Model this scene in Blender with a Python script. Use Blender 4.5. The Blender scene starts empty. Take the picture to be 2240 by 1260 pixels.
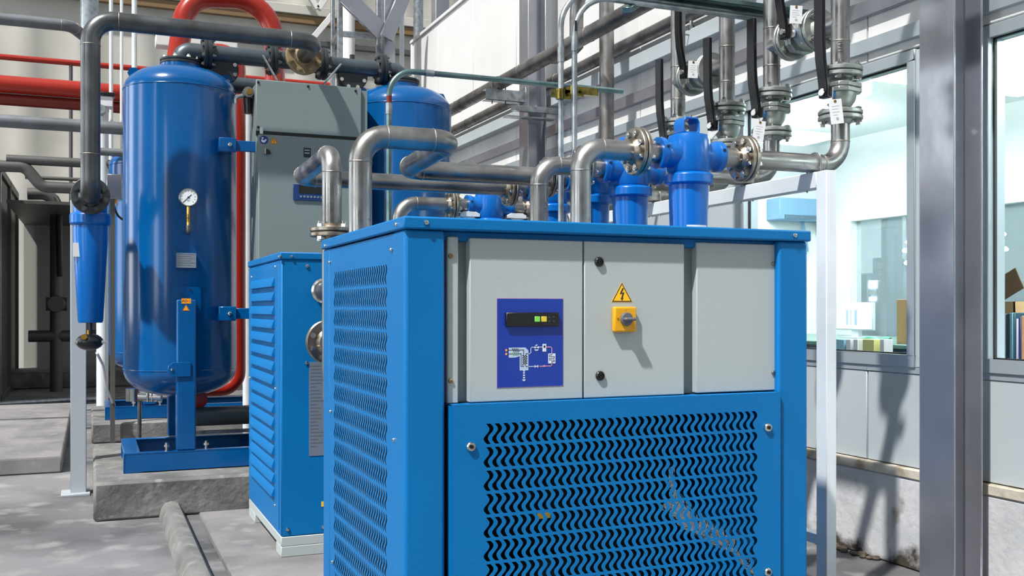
import bpy, bmesh, math, random
from mathutils import Vector, Matrix

random.seed(7)
scene = bpy.context.scene
col = scene.collection
PI = math.pi

# ---------------------------------------------------------------- camera, world, sun, exposure
EYE = 1.20                     # eye height in metres
FPX = 2200.0                   # focal length for a 2240 px wide frame
YAW = math.atan2(920.0, FPX)
cam_d = bpy.data.cameras.new('camera')
cam_d.sensor_width = 36.0
cam_d.lens = 36.0 * FPX / 2240.0
cam_d.shift_y = 45.0 / 2240.0
cam_d.clip_end = 200
cam = bpy.data.objects.new('camera', cam_d)
cam.location = (0, 0, EYE)
cam.rotation_euler = (PI / 2, 0, -YAW)
col.objects.link(cam)
scene.camera = cam

world = bpy.data.worlds.new('hall_daylight')
scene.world = world
world.use_nodes = True
wn = world.node_tree.nodes
wn['Background'].inputs[0].default_value = (0.86, 0.94, 1.0, 1)
wn['Background'].inputs[1].default_value = 0.52

sun_d = bpy.data.lights.new('sun', 'SUN')
sun_d.energy = 6.6
sun_d.angle = math.radians(1.6)
sun_d.color = (1.0, 0.97, 0.93)
sun = bpy.data.objects.new('sun', sun_d)
sun.rotation_euler = Vector((1.70, 1.0, -3.0)).to_track_quat('-Z', 'Y').to_euler()
sun.location = (-6, -6, 12)
col.objects.link(sun)

vs = scene.view_settings
vs.view_transform = 'Standard'
vs.look = 'None'
vs.gamma = 1.0
vs.exposure = 0.0
vs.use_curve_mapping = False

# ---------------------------------------------------------------- helpers
CY, SY = math.cos(YAW), math.sin(YAW)

def P(px, py, Y=None, X=None, Z=None):
    """point of the place seen at a photo pixel, on a known plane"""
    t = (px - 1120.0) / FPX
    dx, dy = SY + t * CY, CY - t * SY
    dz = (675.0 - py) / FPX
    if Y is not None: d = Y / dy
    elif X is not None: d = X / dx
    else: d = (Z - EYE) / dz
    return Vector((dx * d, dy * d, EYE + dz * d))

def PX(px, Y): return P(px, 675, Y=Y).x
def PYd(px, X): return P(px, 675, X=X).y
def PZ(px, py, Y=None, X=None): return P(px, py, Y=Y, X=X).z

def lin(c):
    c = c / 255.0
    return c / 12.92 if c <= 0.04045 else ((c + 0.055) / 1.055) ** 2.4

def rgb(r, g, b): return (lin(r), lin(g), lin(b), 1.0)

MATS = {}
def mat(name, c, rough=0.5, metal=0.0, bump=None, var=None, rvar=None, stain=None, spec=None, emit=None, coat=0.0):
    m = bpy.data.materials.new(name)
    m.use_nodes = True
    nt = m.node_tree; N = nt.nodes; L = nt.links
    b = N['Principled BSDF']
    b.inputs['Base Color'].default_value = c
    b.inputs['Roughness'].default_value = rough
    b.inputs['Metallic'].default_value = metal
    if spec is not None: b.inputs['Specular IOR Level'].default_value = spec
    if coat:
        b.inputs['Coat Weight'].default_value = coat
        b.inputs['Coat Roughness'].default_value = 0.12
    if emit:
        b.inputs['Emission Color'].default_value = emit[0]
        b.inputs['Emission Strength'].default_value = emit[1]
    tc = N.new('ShaderNodeTexCoord')
    src = None
    def noise(scale, detail=5, vec=None):
        n = N.new('ShaderNodeTexNoise')
        n.inputs['Scale'].default_value = scale
        n.inputs['Detail'].default_value = detail
        L.new(vec if vec else tc.outputs['Object'], n.inputs['Vector'])
        return n
    out = None
    def mixin(fac_out, a, bcol):
        mx = N.new('ShaderNodeMix'); mx.data_type = 'RGBA'
        L.new(fac_out, mx.inputs[0])
        if hasattr(a, 'is_linked'): L.new(a, mx.inputs[6])
        else: mx.inputs[6].default_value = a
        mx.inputs[7].default_value = bcol
        return mx.outputs[2]
    if var:                                  # (scale, second colour, lo, hi)
        n = noise(var[0])
        r = N.new('ShaderNodeMapRange')
        r.inputs[1].default_value = var[2]; r.inputs[2].default_value = var[3]
        L.new(n.outputs[0], r.inputs[0])
        out = mixin(r.outputs[0], c, var[1])
    if stain:                                # (scale, colour, lo, hi)
        n = noise(stain[0], 8)
        r = N.new('ShaderNodeMapRange')
        r.inputs[1].default_value = stain[2]; r.inputs[2].default_value = stain[3]
        L.new(n.outputs[0], r.inputs[0])
        out = mixin(r.outputs[0], out if out else c, stain[1])
    if out: L.new(out, b.inputs['Base Color'])
    if rvar:                                 # (scale, lo, hi)
        n = noise(rvar[0])
        r = N.new('ShaderNodeMapRange')
        r.inputs[1].default_value = 0.35; r.inputs[2].default_value = 0.65
        r.inputs[3].default_value = rvar[1]; r.inputs[4].default_value = rvar[2]
        L.new(n.outputs[0], r.inputs[0])
        L.new(r.outputs[0], b.inputs['Roughness'])
    if bump:                                 # (scale, strength, distance)
        n = noise(bump[0], 3)
        bn = N.new('ShaderNodeBump')
        bn.inputs['Strength'].default_value = bump[1]
        bn.inputs['Distance'].default_value = bump[2]
        L.new(n.outputs[0], bn.inputs['Height'])
        L.new(bn.outputs[0], b.inputs['Normal'])
    MATS[name] = m
    return m

mat('blue_paint', rgb(0, 101, 163), 0.45, spec=.22, bump=(260, 0.35, 0.002), var=(3, rgb(0, 105, 168), .4, .7))
mat('tank_blue', rgb(0, 80, 140), 0.24, bump=(40, 0.10, 0.002), var=(2.5, rgb(0, 73, 130), .4, .7), spec=.3, coat=0.3)
mat('filter_blue', rgb(2, 94, 172), 0.3, spec=.3, coat=0.15)
mat('grey_paint', rgb(164, 173, 174), 0.5, bump=(320, 0.30, 0.0015))
mat('grey_paint_shaded', rgb(122, 133, 134), 0.5, bump=(320, 0.30, 0.0015))  # door grey with the shade of the recess put into its colour
mat('cabinet_grey', rgb(116, 128, 128), 0.45, bump=(300, 0.2, 0.001))
mat('stainless', rgb(160, 159, 157), 0.34, 1.0, var=(5, rgb(124, 122, 119), .42, .72), rvar=(11, .26, .48), stain=(16, rgb(110, 100, 88), .68, .84))
mat('steel_dull', rgb(150, 148, 146), 0.42, 1.0, var=(6, rgb(96, 92, 90), .4, .7), rvar=(12, .34, .55), bump=(60, .08, .002))
mat('steel_bright', rgb(208, 206, 202), 0.22, 1.0)
mat('flange_raw', rgb(158, 150, 138), 0.36, 1.0, var=(20, rgb(118, 102, 86), .45, .7))
mat('cast_body', rgb(172, 176, 170), 0.42, 0.85, bump=(220, .3, .002), var=(14, rgb(136, 142, 138), .4, .7))
mat('galvanized', rgb(176, 182, 186), 0.36, 0.9, var=(22, rgb(142, 149, 154), .4, .65))
mat('galv_teal', rgb(124, 150, 150), 0.3, 0.9, var=(9, rgb(92, 120, 122), .4, .65))
mat('weld', rgb(162, 155, 143), 0.35, 1.0, bump=(300, .6, .003))
mat('dark_pipe', rgb(98, 101, 104), 0.38, 0.75, var=(6, rgb(76, 75, 74), .4, .7), rvar=(9, .3, .46))
mat('header_pipe', rgb(74, 84, 92), 0.4, 0.35, var=(4, rgb(58, 66, 72), .4, .7))
mat('header_flange', rgb(44, 50, 54), 0.42, 0.3)
mat('rust_flange', rgb(150, 134, 102), 0.6, 0.3, var=(14, rgb(112, 92, 66), .42, .68), bump=(120, .3, .002))
mat('grey_far_pipe', rgb(110, 116, 122), 0.5, 0.2, var=(4, rgb(92, 96, 100), .4, .7))
mat('dim_pipe', rgb(84, 84, 82), 0.45, 0.3)
mat('red_paint', rgb(150, 32, 16), 0.3, coat=.2)
mat('red_shaded_and_mark', rgb(108, 30, 22), 0.35)  # lower pipe's red with shade put into the colour; also the conduit mark
mat('black_plastic', rgb(16, 17, 19), 0.32)
mat('black_coated', rgb(10, 10, 14), 0.3, spec=.3, bump=(70, .15, .002))
mat('rubber', rgb(18, 18, 18), 0.7)
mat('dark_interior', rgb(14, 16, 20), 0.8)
mat('post_grey', rgb(160, 167, 173), 0.45)
mat('white_paint', rgb(206, 212, 216), 0.42, var=(5, rgb(196, 202, 206), .4, .7))
mat('column_paint', rgb(164, 165, 173), 0.25, 0.75, bump=(14, .12, .004), var=(3, rgb(150, 152, 160), .4, .65), stain=(9, rgb(210, 212, 218), .70, .74))
mat('wall_panel', rgb(172, 180, 184), 0.5, var=(1.3, rgb(162, 170, 174), .4, .7), bump=(6, .03, .005))
mat('wall_white', rgb(214, 214, 212), 0.6, var=(1.0, rgb(205, 205, 204), .4, .7))
mat('wall_joint', rgb(96, 102, 106), 0.7)
mat('back_wall', rgb(186, 183, 175), 0.6, var=(.8, rgb(168, 165, 157), .4, .7))
mat('lit_pane', rgb(240, 245, 248), 0.4, emit=((.9, .96, 1, 1), 6.0))
mat('hall_wall', rgb(150, 150, 146), 0.7)
cp_ = mat('curb_plaster', rgb(190, 190, 192), 0.8, bump=(26, .4, .01), var=(5, rgb(172, 174, 176), .4, .7), stain=(7, rgb(140, 134, 128), .63, .75))
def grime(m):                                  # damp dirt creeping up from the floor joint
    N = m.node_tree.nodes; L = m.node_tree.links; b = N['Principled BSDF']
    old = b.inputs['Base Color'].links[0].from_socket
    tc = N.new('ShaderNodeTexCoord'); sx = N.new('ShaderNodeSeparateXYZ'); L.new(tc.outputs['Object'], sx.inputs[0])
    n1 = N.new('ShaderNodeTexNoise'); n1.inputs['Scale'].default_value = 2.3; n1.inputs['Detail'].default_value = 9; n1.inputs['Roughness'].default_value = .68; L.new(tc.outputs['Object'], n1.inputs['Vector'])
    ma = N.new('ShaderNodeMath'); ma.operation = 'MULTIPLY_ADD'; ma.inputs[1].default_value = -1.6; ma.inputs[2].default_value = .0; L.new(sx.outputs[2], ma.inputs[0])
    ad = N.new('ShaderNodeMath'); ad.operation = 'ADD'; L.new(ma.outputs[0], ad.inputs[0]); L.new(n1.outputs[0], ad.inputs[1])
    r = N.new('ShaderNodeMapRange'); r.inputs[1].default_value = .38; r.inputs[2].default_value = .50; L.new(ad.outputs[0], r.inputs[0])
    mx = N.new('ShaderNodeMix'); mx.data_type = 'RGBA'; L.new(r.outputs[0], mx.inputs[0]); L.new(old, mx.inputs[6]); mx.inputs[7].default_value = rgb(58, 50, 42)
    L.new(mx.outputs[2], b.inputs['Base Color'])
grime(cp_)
mat('curb_dirt', rgb(104, 92, 78), 0.9, var=(22, rgb(58, 50, 42), .4, .62), bump=(40, .7, .01))
mat('dirty_strip', rgb(186, 180, 166), 0.8, var=(7, rgb(120, 104, 78), .5, .68), bump=(40, .4, .005))
mat('concrete', rgb(118, 118, 120), 0.62, var=(1.1, rgb(72, 73, 75), .38, .66), stain=(4, rgb(142, 141, 141), .54, .74), bump=(30, .25, .006))
mat('concrete_rough', rgb(116, 116, 114), 0.85, var=(4, rgb(84, 84, 83), .38, .66), stain=(11, rgb(134, 133, 130), .58, .75), bump=(24, .6, .012))
mat('concrete_slab', rgb(126, 124, 124), 0.7, var=(2.4, rgb(100, 99, 100), .4, .68), stain=(9, rgb(142, 138, 138), .56, .76), bump=(30, .3, .006))
mat('alu_frame', rgb(176, 186, 192), 0.4, 0.5)
mat('gasket', rgb(14, 16, 18), 0.6)
mat('hmi_blue', rgb(16, 52, 148), 0.35)
mat('print_white', rgb(206, 214, 236), 0.5)
mat('print_pale', rgb(170, 190, 214), 0.5)
mat('print_pink', rgb(206, 150, 180), 0.5)
mat('print_dark', rgb(22, 30, 40), 0.5)
mat('print_green', rgb(60, 120, 90), 0.5)
mat('print_orange', rgb(222, 150, 96), 0.5)
mat('button_green', rgb(118, 208, 84), 0.35)
mat('button_yellow', rgb(208, 186, 62), 0.35)
mat('display_glass', rgb(12, 20, 20), 0.15)
mat('sign_yellow', rgb(240, 186, 22), 0.4)
mat('switch_yellow', rgb(214, 154, 6), 0.35)
mat('knob_grey', rgb(92, 94, 100), 0.35)
mat('sign_orange', rgb(236, 150, 24), 0.45)
mat('sign_blue', rgb(16, 52, 104), 0.4)
mat('paper', rgb(204, 205, 206), 0.7)
mat('paper_print', rgb(150, 153, 158), 0.7)
mat('plate_grey', rgb(150, 160, 172), 0.35, 0.6)
mat('dial_white', rgb(226, 230, 232), 0.35)
mat('brass', rgb(196, 150, 70), 0.28, 1.0)
mat('yellow_zinc', rgb(150, 134, 70), 0.3, 1.0, var=(40, rgb(84, 82, 46), .4, .65))
mat('blue_band', rgb(58, 128, 196), 0.4)
mat('cardboard', rgb(186, 150, 104), 0.8)
mat('cardboard_dark', rgb(120, 96, 66), 0.85)
mat('foil', rgb(226, 226, 226), 0.22, 1.0, bump=(30, 1.0, .02))
mat('copper', rgb(196, 120, 80), 0.3, 1.0)
mat('office_wall', rgb(240, 244, 244), 0.7)
mat('office_blue', rgb(120, 160, 190), 0.5)
mat('hall_grey', rgb(150, 168, 178), 0.7, var=(.9, rgb(176, 188, 194), .4, .65))
mat('hall_dark', rgb(84, 108, 124), 0.6)
mat('screen_white', rgb(235, 244, 244), 0.5, emit=((.85, .95, 1, 1), 1.1))
mat('lamp_panel', rgb(255, 255, 255), 0.5, emit=((.95, .99, 1, 1), 34.0))
mat('hall_lamp', rgb(255, 255, 255), 0.5, emit=((1, 1, 1, 1), 30.0))
mat('binder_teal', rgb(24, 72, 88), 0.5)
mat('binder_pale', rgb(132, 174, 192), 0.5)
mat('binder_navy', rgb(44, 44, 92), 0.5)
mat('folder_orange', rgb(188, 140, 104), 0.6)
mat('file_yellow', rgb(206, 200, 126), 0.6)
mat('folder_lilac', rgb(196, 190, 216), 0.6)
mat('green_band', rgb(96, 176, 146), 0.5)
mat('glass_edge', rgb(90, 130, 116), 0.3)

def glass_mat():
    m = bpy.data.materials.new('window_glass'); m.use_nodes = True
    nt = m.node_tree; N = nt.nodes; L = nt.links
    N.remove(N['Principled BSDF'])
    tr = N.new('ShaderNodeBsdfTransparent'); tr.inputs[0].default_value = (.94, .975, .975, 1)
    gl = N.new('ShaderNodeBsdfGlossy'); gl.inputs['Roughness'].default_value = 0.02
    lw = N.new('ShaderNodeLayerWeight'); lw.inputs[0].default_value = 0.5
    pw = N.new('ShaderNodeMath'); pw.operation = 'POWER'; pw.inputs[1].default_value = 4.0; L.new(lw.outputs['Facing'], pw.inputs[0])
    fr = N.new('ShaderNodeMath'); fr.operation = 'MULTIPLY_ADD'; fr.inputs[1].default_value = 0.5; fr.inputs[2].default_value = 0.03; L.new(pw.outputs[0], fr.inputs[0])
    mx = N.new('ShaderNodeMixShader')
    L.new(fr.outputs[0], mx.inputs[0]); L.new(tr.outputs[0], mx.inputs[1]); L.new(gl.outputs[0], mx.inputs[2])
    L.new(mx.outputs[0], N['Material Output'].inputs[0])
    MATS['window_glass'] = m
    d = m.copy(); d.name = 'hazy_glass'; nt = d.node_tree; N = nt.nodes; L = nt.links     # pale diffuse film mixed into the inner pane
    df = N.new('ShaderNodeBsdfDiffuse'); df.inputs[0].default_value = (.72, .82, .86, 1)
    m2 = N.new('ShaderNodeMixShader'); m2.inputs[0].default_value = .17
    src = N['Material Output'].inputs[0].links[0].from_socket
    L.new(src, m2.inputs[1]); L.new(df.outputs[0], m2.inputs[2]); L.new(m2.outputs[0], N['Material Output'].inputs[0])
    MATS['hazy_glass'] = d
glass_mat()

# ---------------------------------------------------------------- mesh building
class MB:
    def __init__(s): s.v = []; s.f = []
    def add(s, vs_, fs):
        n = len(s.v)
        s.v += [tuple(v) for v in vs_]
        s.f += [tuple(i + n for i in f) for f in fs]
        return s
    def box(s, x0, x1, y0, y1, z0, z1):
        return s.add([(x0, y0, z0), (x1, y0, z0), (x1, y1, z0), (x0, y1, z0), (x0, y0, z1), (x1, y0, z1), (x1, y1, z1), (x0, y1, z1)],
                     [(0, 3, 2, 1), (4, 5, 6, 7), (0, 1, 5, 4), (1, 2, 6, 5), (2, 3, 7, 6), (3, 0, 4, 7)])
    def frame(s, p, q, up=None):
        a = (Vector(q) - Vector(p)).normalized()
        u = Vector(up) if up else (Vector((0, 0, 1)) if abs(a.z) < .9 else Vector((1, 0, 0)))
        x = u.cross(a).normalized(); y = a.cross(x).normalized()
        return a, x, y
    def cyl(s, p, q, r0, r1=None, seg=20, caps=True):
        if r1 is None: r1 = r0
        p = Vector(p); q = Vector(q); a, x, y = s.frame(p, q)
        vs_ = []
        for c, r in ((p, r0), (q, r1)):
            for i in range(seg):
                t = 2 * PI * i / seg
                vs_.append(c + x * (r * math.cos(t)) + y * (r * math.sin(t)))
        fs = [(i, (i + 1) % seg, seg + (i + 1) % seg, seg + i) for i in range(seg)]
        if caps: fs += [tuple(range(seg - 1, -1, -1)), tuple(range(seg, 2 * seg))]
        return s.add(vs_, fs)
    def tube(s, pts, r, seg=16, caps=True):
        pts = [Vector(p) for p in pts]
        a, x, y = s.frame(pts[0], pts[1])
        vs_ = []; n = len(pts)
        for k, c in enumerate(pts):
            t = (pts[min(k + 1, n - 1)] - pts[max(k - 1, 0)]).normalized()
            x = (x - t * x.dot(t)).normalized(); y = t.cross(x)
            rr = r[k] if isinstance(r, (list, tuple)) else r
            for i in range(seg):
                h = 2 * PI * i / seg
                vs_.append(c + x * (rr * math.cos(h)) + y * (rr * math.sin(h)))
        fs = []
        for k in range(n - 1):
            for i in range(seg):
                j = (i + 1) % seg
                fs.append((k * seg + i, k * seg + j, (k + 1) * seg + j, (k + 1) * seg + i))
        if caps: fs += [tuple(range(seg - 1, -1, -1)), tuple(range((n - 1) * seg, n * seg))]
        return s.add(vs_, fs)
    def lathe(s, prof, o=(0, 0, 0), axis=(0, 0, 1), seg=28):
        o = Vector(o); a = Vector(axis).normalized()
        _, x, y = s.frame(o, o + a)
        vs_ = []
        for r, z in prof:
            for i in range(seg):
                t = 2 * PI * i / seg
                vs_.append(o + a * z + x * (r * math.cos(t)) + y * (r * math.sin(t)))
        fs = []; n = len(prof)
        for k in range(n - 1):
            for i in range(seg):
                j = (i + 1) % seg
                fs.append((k * seg + i, k * seg + j, (k + 1) * seg + j, (k + 1) * seg + i))
        if prof[0][0] > 1e-6: fs.append(tuple(range(seg - 1, -1, -1)))
        if prof[-1][0] > 1e-6: fs.append(tuple(range((n - 1) * seg, n * seg)))
        return s.add(vs_, fs)
    def prism(s, poly, o, u, v, depth):
        """polygon in the u,v plane at o, pushed along u x v by depth"""
        o = Vector(o); u = Vector(u); v = Vector(v); w = u.cross(v).normalized() * depth
        n = len(poly)
        A = [o + u * a + v * b for a, b in poly]
        return s.add(A + [p + w for p in A], [tuple(range(n - 1, -1, -1)), tuple(range(n, 2 * n))] +
                     [(i, (i + 1) % n, n + (i + 1) % n, n + i) for i in range(n)])
    def bar(s, p, q, w, h, up=None):
        p = Vector(p); q = Vector(q); a, x, y = s.frame(p, q, up)
        A = [p + x * (i * w / 2) + y * (j * h / 2) for i, j in ((-1, -1), (1, -1), (1, 1), (-1, 1))]
        B = [v + (q - p) for v in A]
        return s.add(A + B, [(3, 2, 1, 0), (4, 5, 6, 7), (0, 1, 5, 4), (1, 2, 6, 5), (2, 3, 7, 6), (3, 0, 4, 7)])
    def ball(s, c, r, seg=16, rings=9, sc=(1, 1, 1)):
        c = Vector(c)
        prof = [(max(r * math.sin(PI * k / rings), 0), -r * math.cos(PI * k / rings)) for k in range(rings + 1)]
        m = MB(); m.lathe(prof, (0, 0, 0), (0, 0, 1), seg)
        return s.add([(c.x + v[0] * sc[0], c.y + v[1] * sc[1], c.z + v[2] * sc[2]) for v in m.v], m.f)
    def mesh(s, name):
        me = bpy.data.meshes.new(name)
        me.from_pydata(s.v, [], s.f)
        bm = bmesh.new(); bm.from_mesh(me)
        bmesh.ops.remove_doubles(bm, verts=bm.verts, dist=1e-6)
        bmesh.ops.recalc_face_normals(bm, faces=bm.faces)
        bm.to_mesh(me); bm.free()
        me.polygons.foreach_set('use_smooth', [True] * len(me.polygons))
        me.set_sharp_from_angle(angle=math.radians(32))
        return me

WM = {}
def place(o, parent, M=None):
    M = M if M is not None else Matrix()
    if parent is not None:
        o.parent = parent
        o.matrix_parent_inverse = WM[parent.name].inverted()
    o.matrix_basis = M
    col.objects.link(o)
    WM[o.name] = M
    return o

def obj(name, mb, m, parent=None, bevel=0, M=None, seg=1):
    me = mb if isinstance(mb, bpy.types.Mesh) else mb.mesh(name)
    if not me.materials: me.materials.append(MATS[m])
    o = bpy.data.objects.new(name, me)
    place(o, parent, M)
    if bevel:
        b = o.modifiers.new('edge', 'BEVEL'); b.width = bevel; b.segments = seg; b.limit_method = 'ANGLE'; b.angle_limit = math.radians(40)
    return o

def tag(o, label, cat=None, group=None, kind=None):
    o['label'] = label
    if cat: o['category'] = cat
    if group: o['group'] = group
    if kind: o['kind'] = kind
    return o

def thing(name, label, cat, loc=(0, 0, 0), group=None):
    o = bpy.data.objects.new(name, None)
    o.empty_display_size = .1
    place(o, None, Matrix.Translation(Vector(loc)))
    return tag(o, label, cat, group)

def struct(name, mb, m, label, cat, parent=None, bevel=0):
    o = obj(name, mb, m, parent, bevel)
    if parent is None: tag(o, label, cat, None, 'structure')
    return o

def dup(root, delta, label=None, name=None):
    """copy a thing, its parts and sub-parts, shifted by delta"""
    def cp(o, parent):
        c = o.copy(); col.objects.link(c)
        if parent is not None: c.parent = parent
        for ch in o.children: cp(ch, c)
        return c
    r = cp(root, None)
    r.matrix_basis = Matrix.Translation(Vector(delta)) @ root.matrix_basis
    WM[r.name] = r.matrix_basis.copy()
    if label: r['label'] = label
    return r

def axm(o, a, roll=0.0):
    """matrix whose local Z runs along a"""
    q = Vector(a).to_track_quat('Z', 'Y').to_matrix().to_4x4()
    return Matrix.Translation(Vector(o)) @ q @ Matrix.Rotation(roll, 4, 'Z')

def bend(pts, r, n=8):
    """polyline with rounded corners; r one radius or one per inner corner"""
    pts = [Vector(p) for p in pts]
    out = [pts[0]]
    for k in range(1, len(pts) - 1):
        rr = r[k - 1] if isinstance(r, (list, tuple)) else r
        a = (pts[k - 1] - pts[k]).normalized(); b = (pts[k + 1] - pts[k]).normalized()
        ang = a.angle(b)
        if ang > PI - .01: continue
        t = rr / math.tan(ang / 2)
        c = pts[k] + (a + b).normalized() * (rr / math.sin(ang / 2))
        s0 = pts[k] + a * t - c; s1 = pts[k] + b * t - c
        tot = s0.angle(s1)
        for i in range(n + 1):
            f = i / n
            out.append(c + (s0 * math.sin((1 - f) * tot) + s1 * math.sin(f * tot)) / math.sin(tot))
    out.append(pts[-1])
    return out

CACHE = {}
def flange_mesh(R, t, pr, m):
    k = ('fl', R, t, pr, m)
    if k not in CACHE:
        c = .003
        prof = [(pr, -t / 2), (R - c, -t / 2), (R, -t / 2 + c), (R, t / 2 - c), (R - c, t / 2), (pr + .016, t / 2), (pr + .012, t / 2 + .006), (pr + .002, t / 2 + .016), (pr, t / 2 + .016)]
        me = MB().lathe([(pr * .9, -t / 2)] + prof[1:] + [(pr * .9, t / 2 + .016)], seg=40).mesh('flange')
        me.materials.append(MATS[m]); CACHE[k] = me
    return CACHE[k]

def bolt_mesh(L, m, r=.0075):
    k = ('bo', round(L, 4), m, r)
    if k not in CACHE:
        mb = MB()
        mb.cyl((0, 0, -L / 2 - r * 1.6), (0, 0, L / 2 + r * 2.6), r, seg=8)
        mb.cyl((0, 0, L / 2), (0, 0, L / 2 + r * 1.3), r * 1.75, seg=6)
        mb.cyl((0, 0, -L / 2 - r * 1.3), (0, 0, -L / 2), r * 1.75, seg=6)
        me = mb.mesh('bolt'); me.materials.append(MATS[m]); CACHE[k] = me
    return CACHE[k]

def flange_pair(parent, c, a, R=.09, t=.016, gap=.004, n=8, pr=.038, m='flange_raw', bm='steel_bright', br=.0075, roll=None, single=False):
    c = Vector(c); a = Vector(a).normalized()
    f1 = obj('flange', flange_mesh(R, t, pr, m), m, parent, M=axm(c + a * (t / 2 + gap / 2), a))
    if not single:
        obj('flange', flange_mesh(R, t, pr, m), m, parent, M=axm(c - a * (t / 2 + gap / 2), -a))
    k = ('ga', R, gap)
    if k not in CACHE:
        CACHE[k] = MB().cyl((0, 0, -gap / 2 - .001), (0, 0, gap / 2 + .001), R - .004, seg=36).mesh('gasket')
    obj('gasket', CACHE[k], 'gasket', f1, M=axm(c, a))
    q = a.to_track_quat('Z', 'Y')
    L = 2 * t + gap
    for i in range(n):
        h = 2 * PI * (i + .5) / n if roll is None else 2 * PI * i / n + roll
        off = q @ Vector((math.cos(h), math.sin(h), 0)) * (R - .021)
        obj('bolt', bolt_mesh(L if not single else t, bm, br), bm, f1, M=axm(c + off if not single else c + off + a * (t / 2), a))
    return f1

def ring_mesh(R, r, m):
    k = ('ri', R, r, m)
    if k not in CACHE:
        mb = MB(); n, s = 32, 8
        vs_ = []; fs = []
        for i in range(n):
            t = 2 * PI * i / n
            for j in range(s):
                h = 2 * PI * j / s
                rr = R + r * math.cos(h)
                vs_.append((rr * math.cos(t), rr * math.sin(t), r * math.sin(h)))
        for i in range(n):
            for j in range(s):
                fs.append((i * s + j, ((i + 1) % n) * s + j, ((i + 1) % n) * s + (j + 1) % s, i * s + (j + 1) % s))
        me = mb.add(vs_, fs).mesh('ring'); me.materials.append(MATS[m]); CACHE[k] = me
    return CACHE[k]

def weld(parent, c, a, R):
    return obj('weld_seam', ring_mesh(round(R, 4), .0022, 'weld'), 'weld', parent, M=axm(c, a))

SCREW = {}
def screw(parent, p, n, r=.0065, m='steel_bright'):
    k = ('sc', r, m)
    if k not in CACHE:
        mb = MB().lathe([(r * 1.0, 0), (r, r * .35), (r * .8, r * .75), (r * .42, r * .9), (r * .42, r * .5), (0, r * .5)], seg=14)
        me = mb.mesh('screw'); me.materials.append(MATS[m]); CACHE[k] = me
    return obj('screw', CACHE[k], m, parent, M=axm(p, n))

def text(parent, s, o, u, v, size, m, name='lettering', depth=.0006):
    cu = bpy.data.curves.new('t', 'FONT'); cu.body = s; cu.size = size; cu.align_x = 'CENTER'; cu.align_y = 'CENTER'
    cu.extrude = depth / 2; cu.resolution_u = 3
    to = bpy.data.objects.new('t', cu)
    me = bpy.data.meshes.new_from_object(to)
    bpy.data.objects.remove(to)
    u = Vector(u).normalized(); v = Vector(v).normalized(); w = u.cross(v)
    M = Matrix(((u.x, v.x, w.x, o[0]), (u.y, v.y, w.y, o[1]), (u.z, v.z, w.z, o[2]), (0, 0, 0, 1)))
    me.materials.clear(); me.materials.append(MATS[m])
    return obj(name, me, m, parent, M=M)

# ================================================================ the place itself
WX = 3.50                                   # face of the partition wall on the right
W1 = (3.60, 4.86); W2 = (1.55, 3.14)        # window openings along Y
SILL, HEAD = 0.985, 2.345
WTOP, WEND = 4.33, 11.4

struct('floor', MB().box(-8, 16, -6, 18.3, -.12, 0), 'concrete', 'worn grey concrete floor of the plant hall', 'floor')

# partition wall: backing with openings, panels proud of it
b = MB()
b.box(WX + .03, WX + .12, -6, WEND, 0, SILL - .06)
b.box(WX + .03, WX + .12, -6, WEND, HEAD + .05, WTOP)
for y0, y1 in ((-6, W2[0] - .05), (W2[1] + .03, W1[0] - .03), (W1[1] + .05, WEND)):
    b.box(WX + .03, WX + .12, y0, y1, SILL - .06, HEAD + .05)
wr = struct('wall_right', b, 'wall_joint', 'white panelled partition wall with windows beside the pipework', 'wall')
def panel(y0, y1, z0, z1, m='wall_panel'):
    g = .004
    obj('panel', MB().box(WX, WX + .032, y0 + g, y1 - g, z0 + g, z1 - g), m, wr, .003)
ys = [-6, -3.2, -.55, .55, 1.66, 2.77, 3.866, 4.97, 6.07, 7.17, 8.27, 9.37, 10.47, WEND]
for a, c in zip(ys[:-1], ys[1:]):
    panel(a, c, .462, SILL - .085)
    panel(a, c, HEAD + .055, 3.3, 'wall_white'); panel(a, c, 3.3, WTOP, 'wall_white')
for a, c in ((-6, W2[0] - .05), (W2[1] + .03, W1[0] - .03), (W1[1] + .05, 6.07)):
    panel(a, c, SILL - .06, HEAD + .05)
for a, c in zip(ys[8:-1], ys[9:]): panel(a, c, SILL - .06, HEAD + .05, 'wall_white')
for a, c in zip(ys[1:-1], ys[2:]):
    obj('sill_rail', MB().box(WX - .004, WX + .03, a, c, SILL - .087, SILL - .058), 'alu_frame', wr, .002)
# plastered curb under the panels, its dirty ledge strip and the grime at its foot
cb = struct('baseboard_right', MB().box(WX - .03, WX + .12, -6, WEND, 0, .418), 'curb_plaster', 'whitewashed masonry curb along the foot of the partition wall', 'wall base', bevel=.01)
obj('ledge_strip', MB().box(WX - .035, WX + .05, -6, WEND, .418, .462), 'dirty_strip', cb, .004)
rng = random.Random(3)
rub = MB()
for i in range(26):
    yy = 3.75 + .4 * rng.random(); s = .006 + .016 * rng.random()
    rub.ball((WX - .035 - .05 * rng.random(), yy, s * .5), s, 6, 4, (1.2, 1, .7))
o = obj('rubble', rub, 'curb_dirt', cb); o['kind'] = 'stuff'

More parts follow.
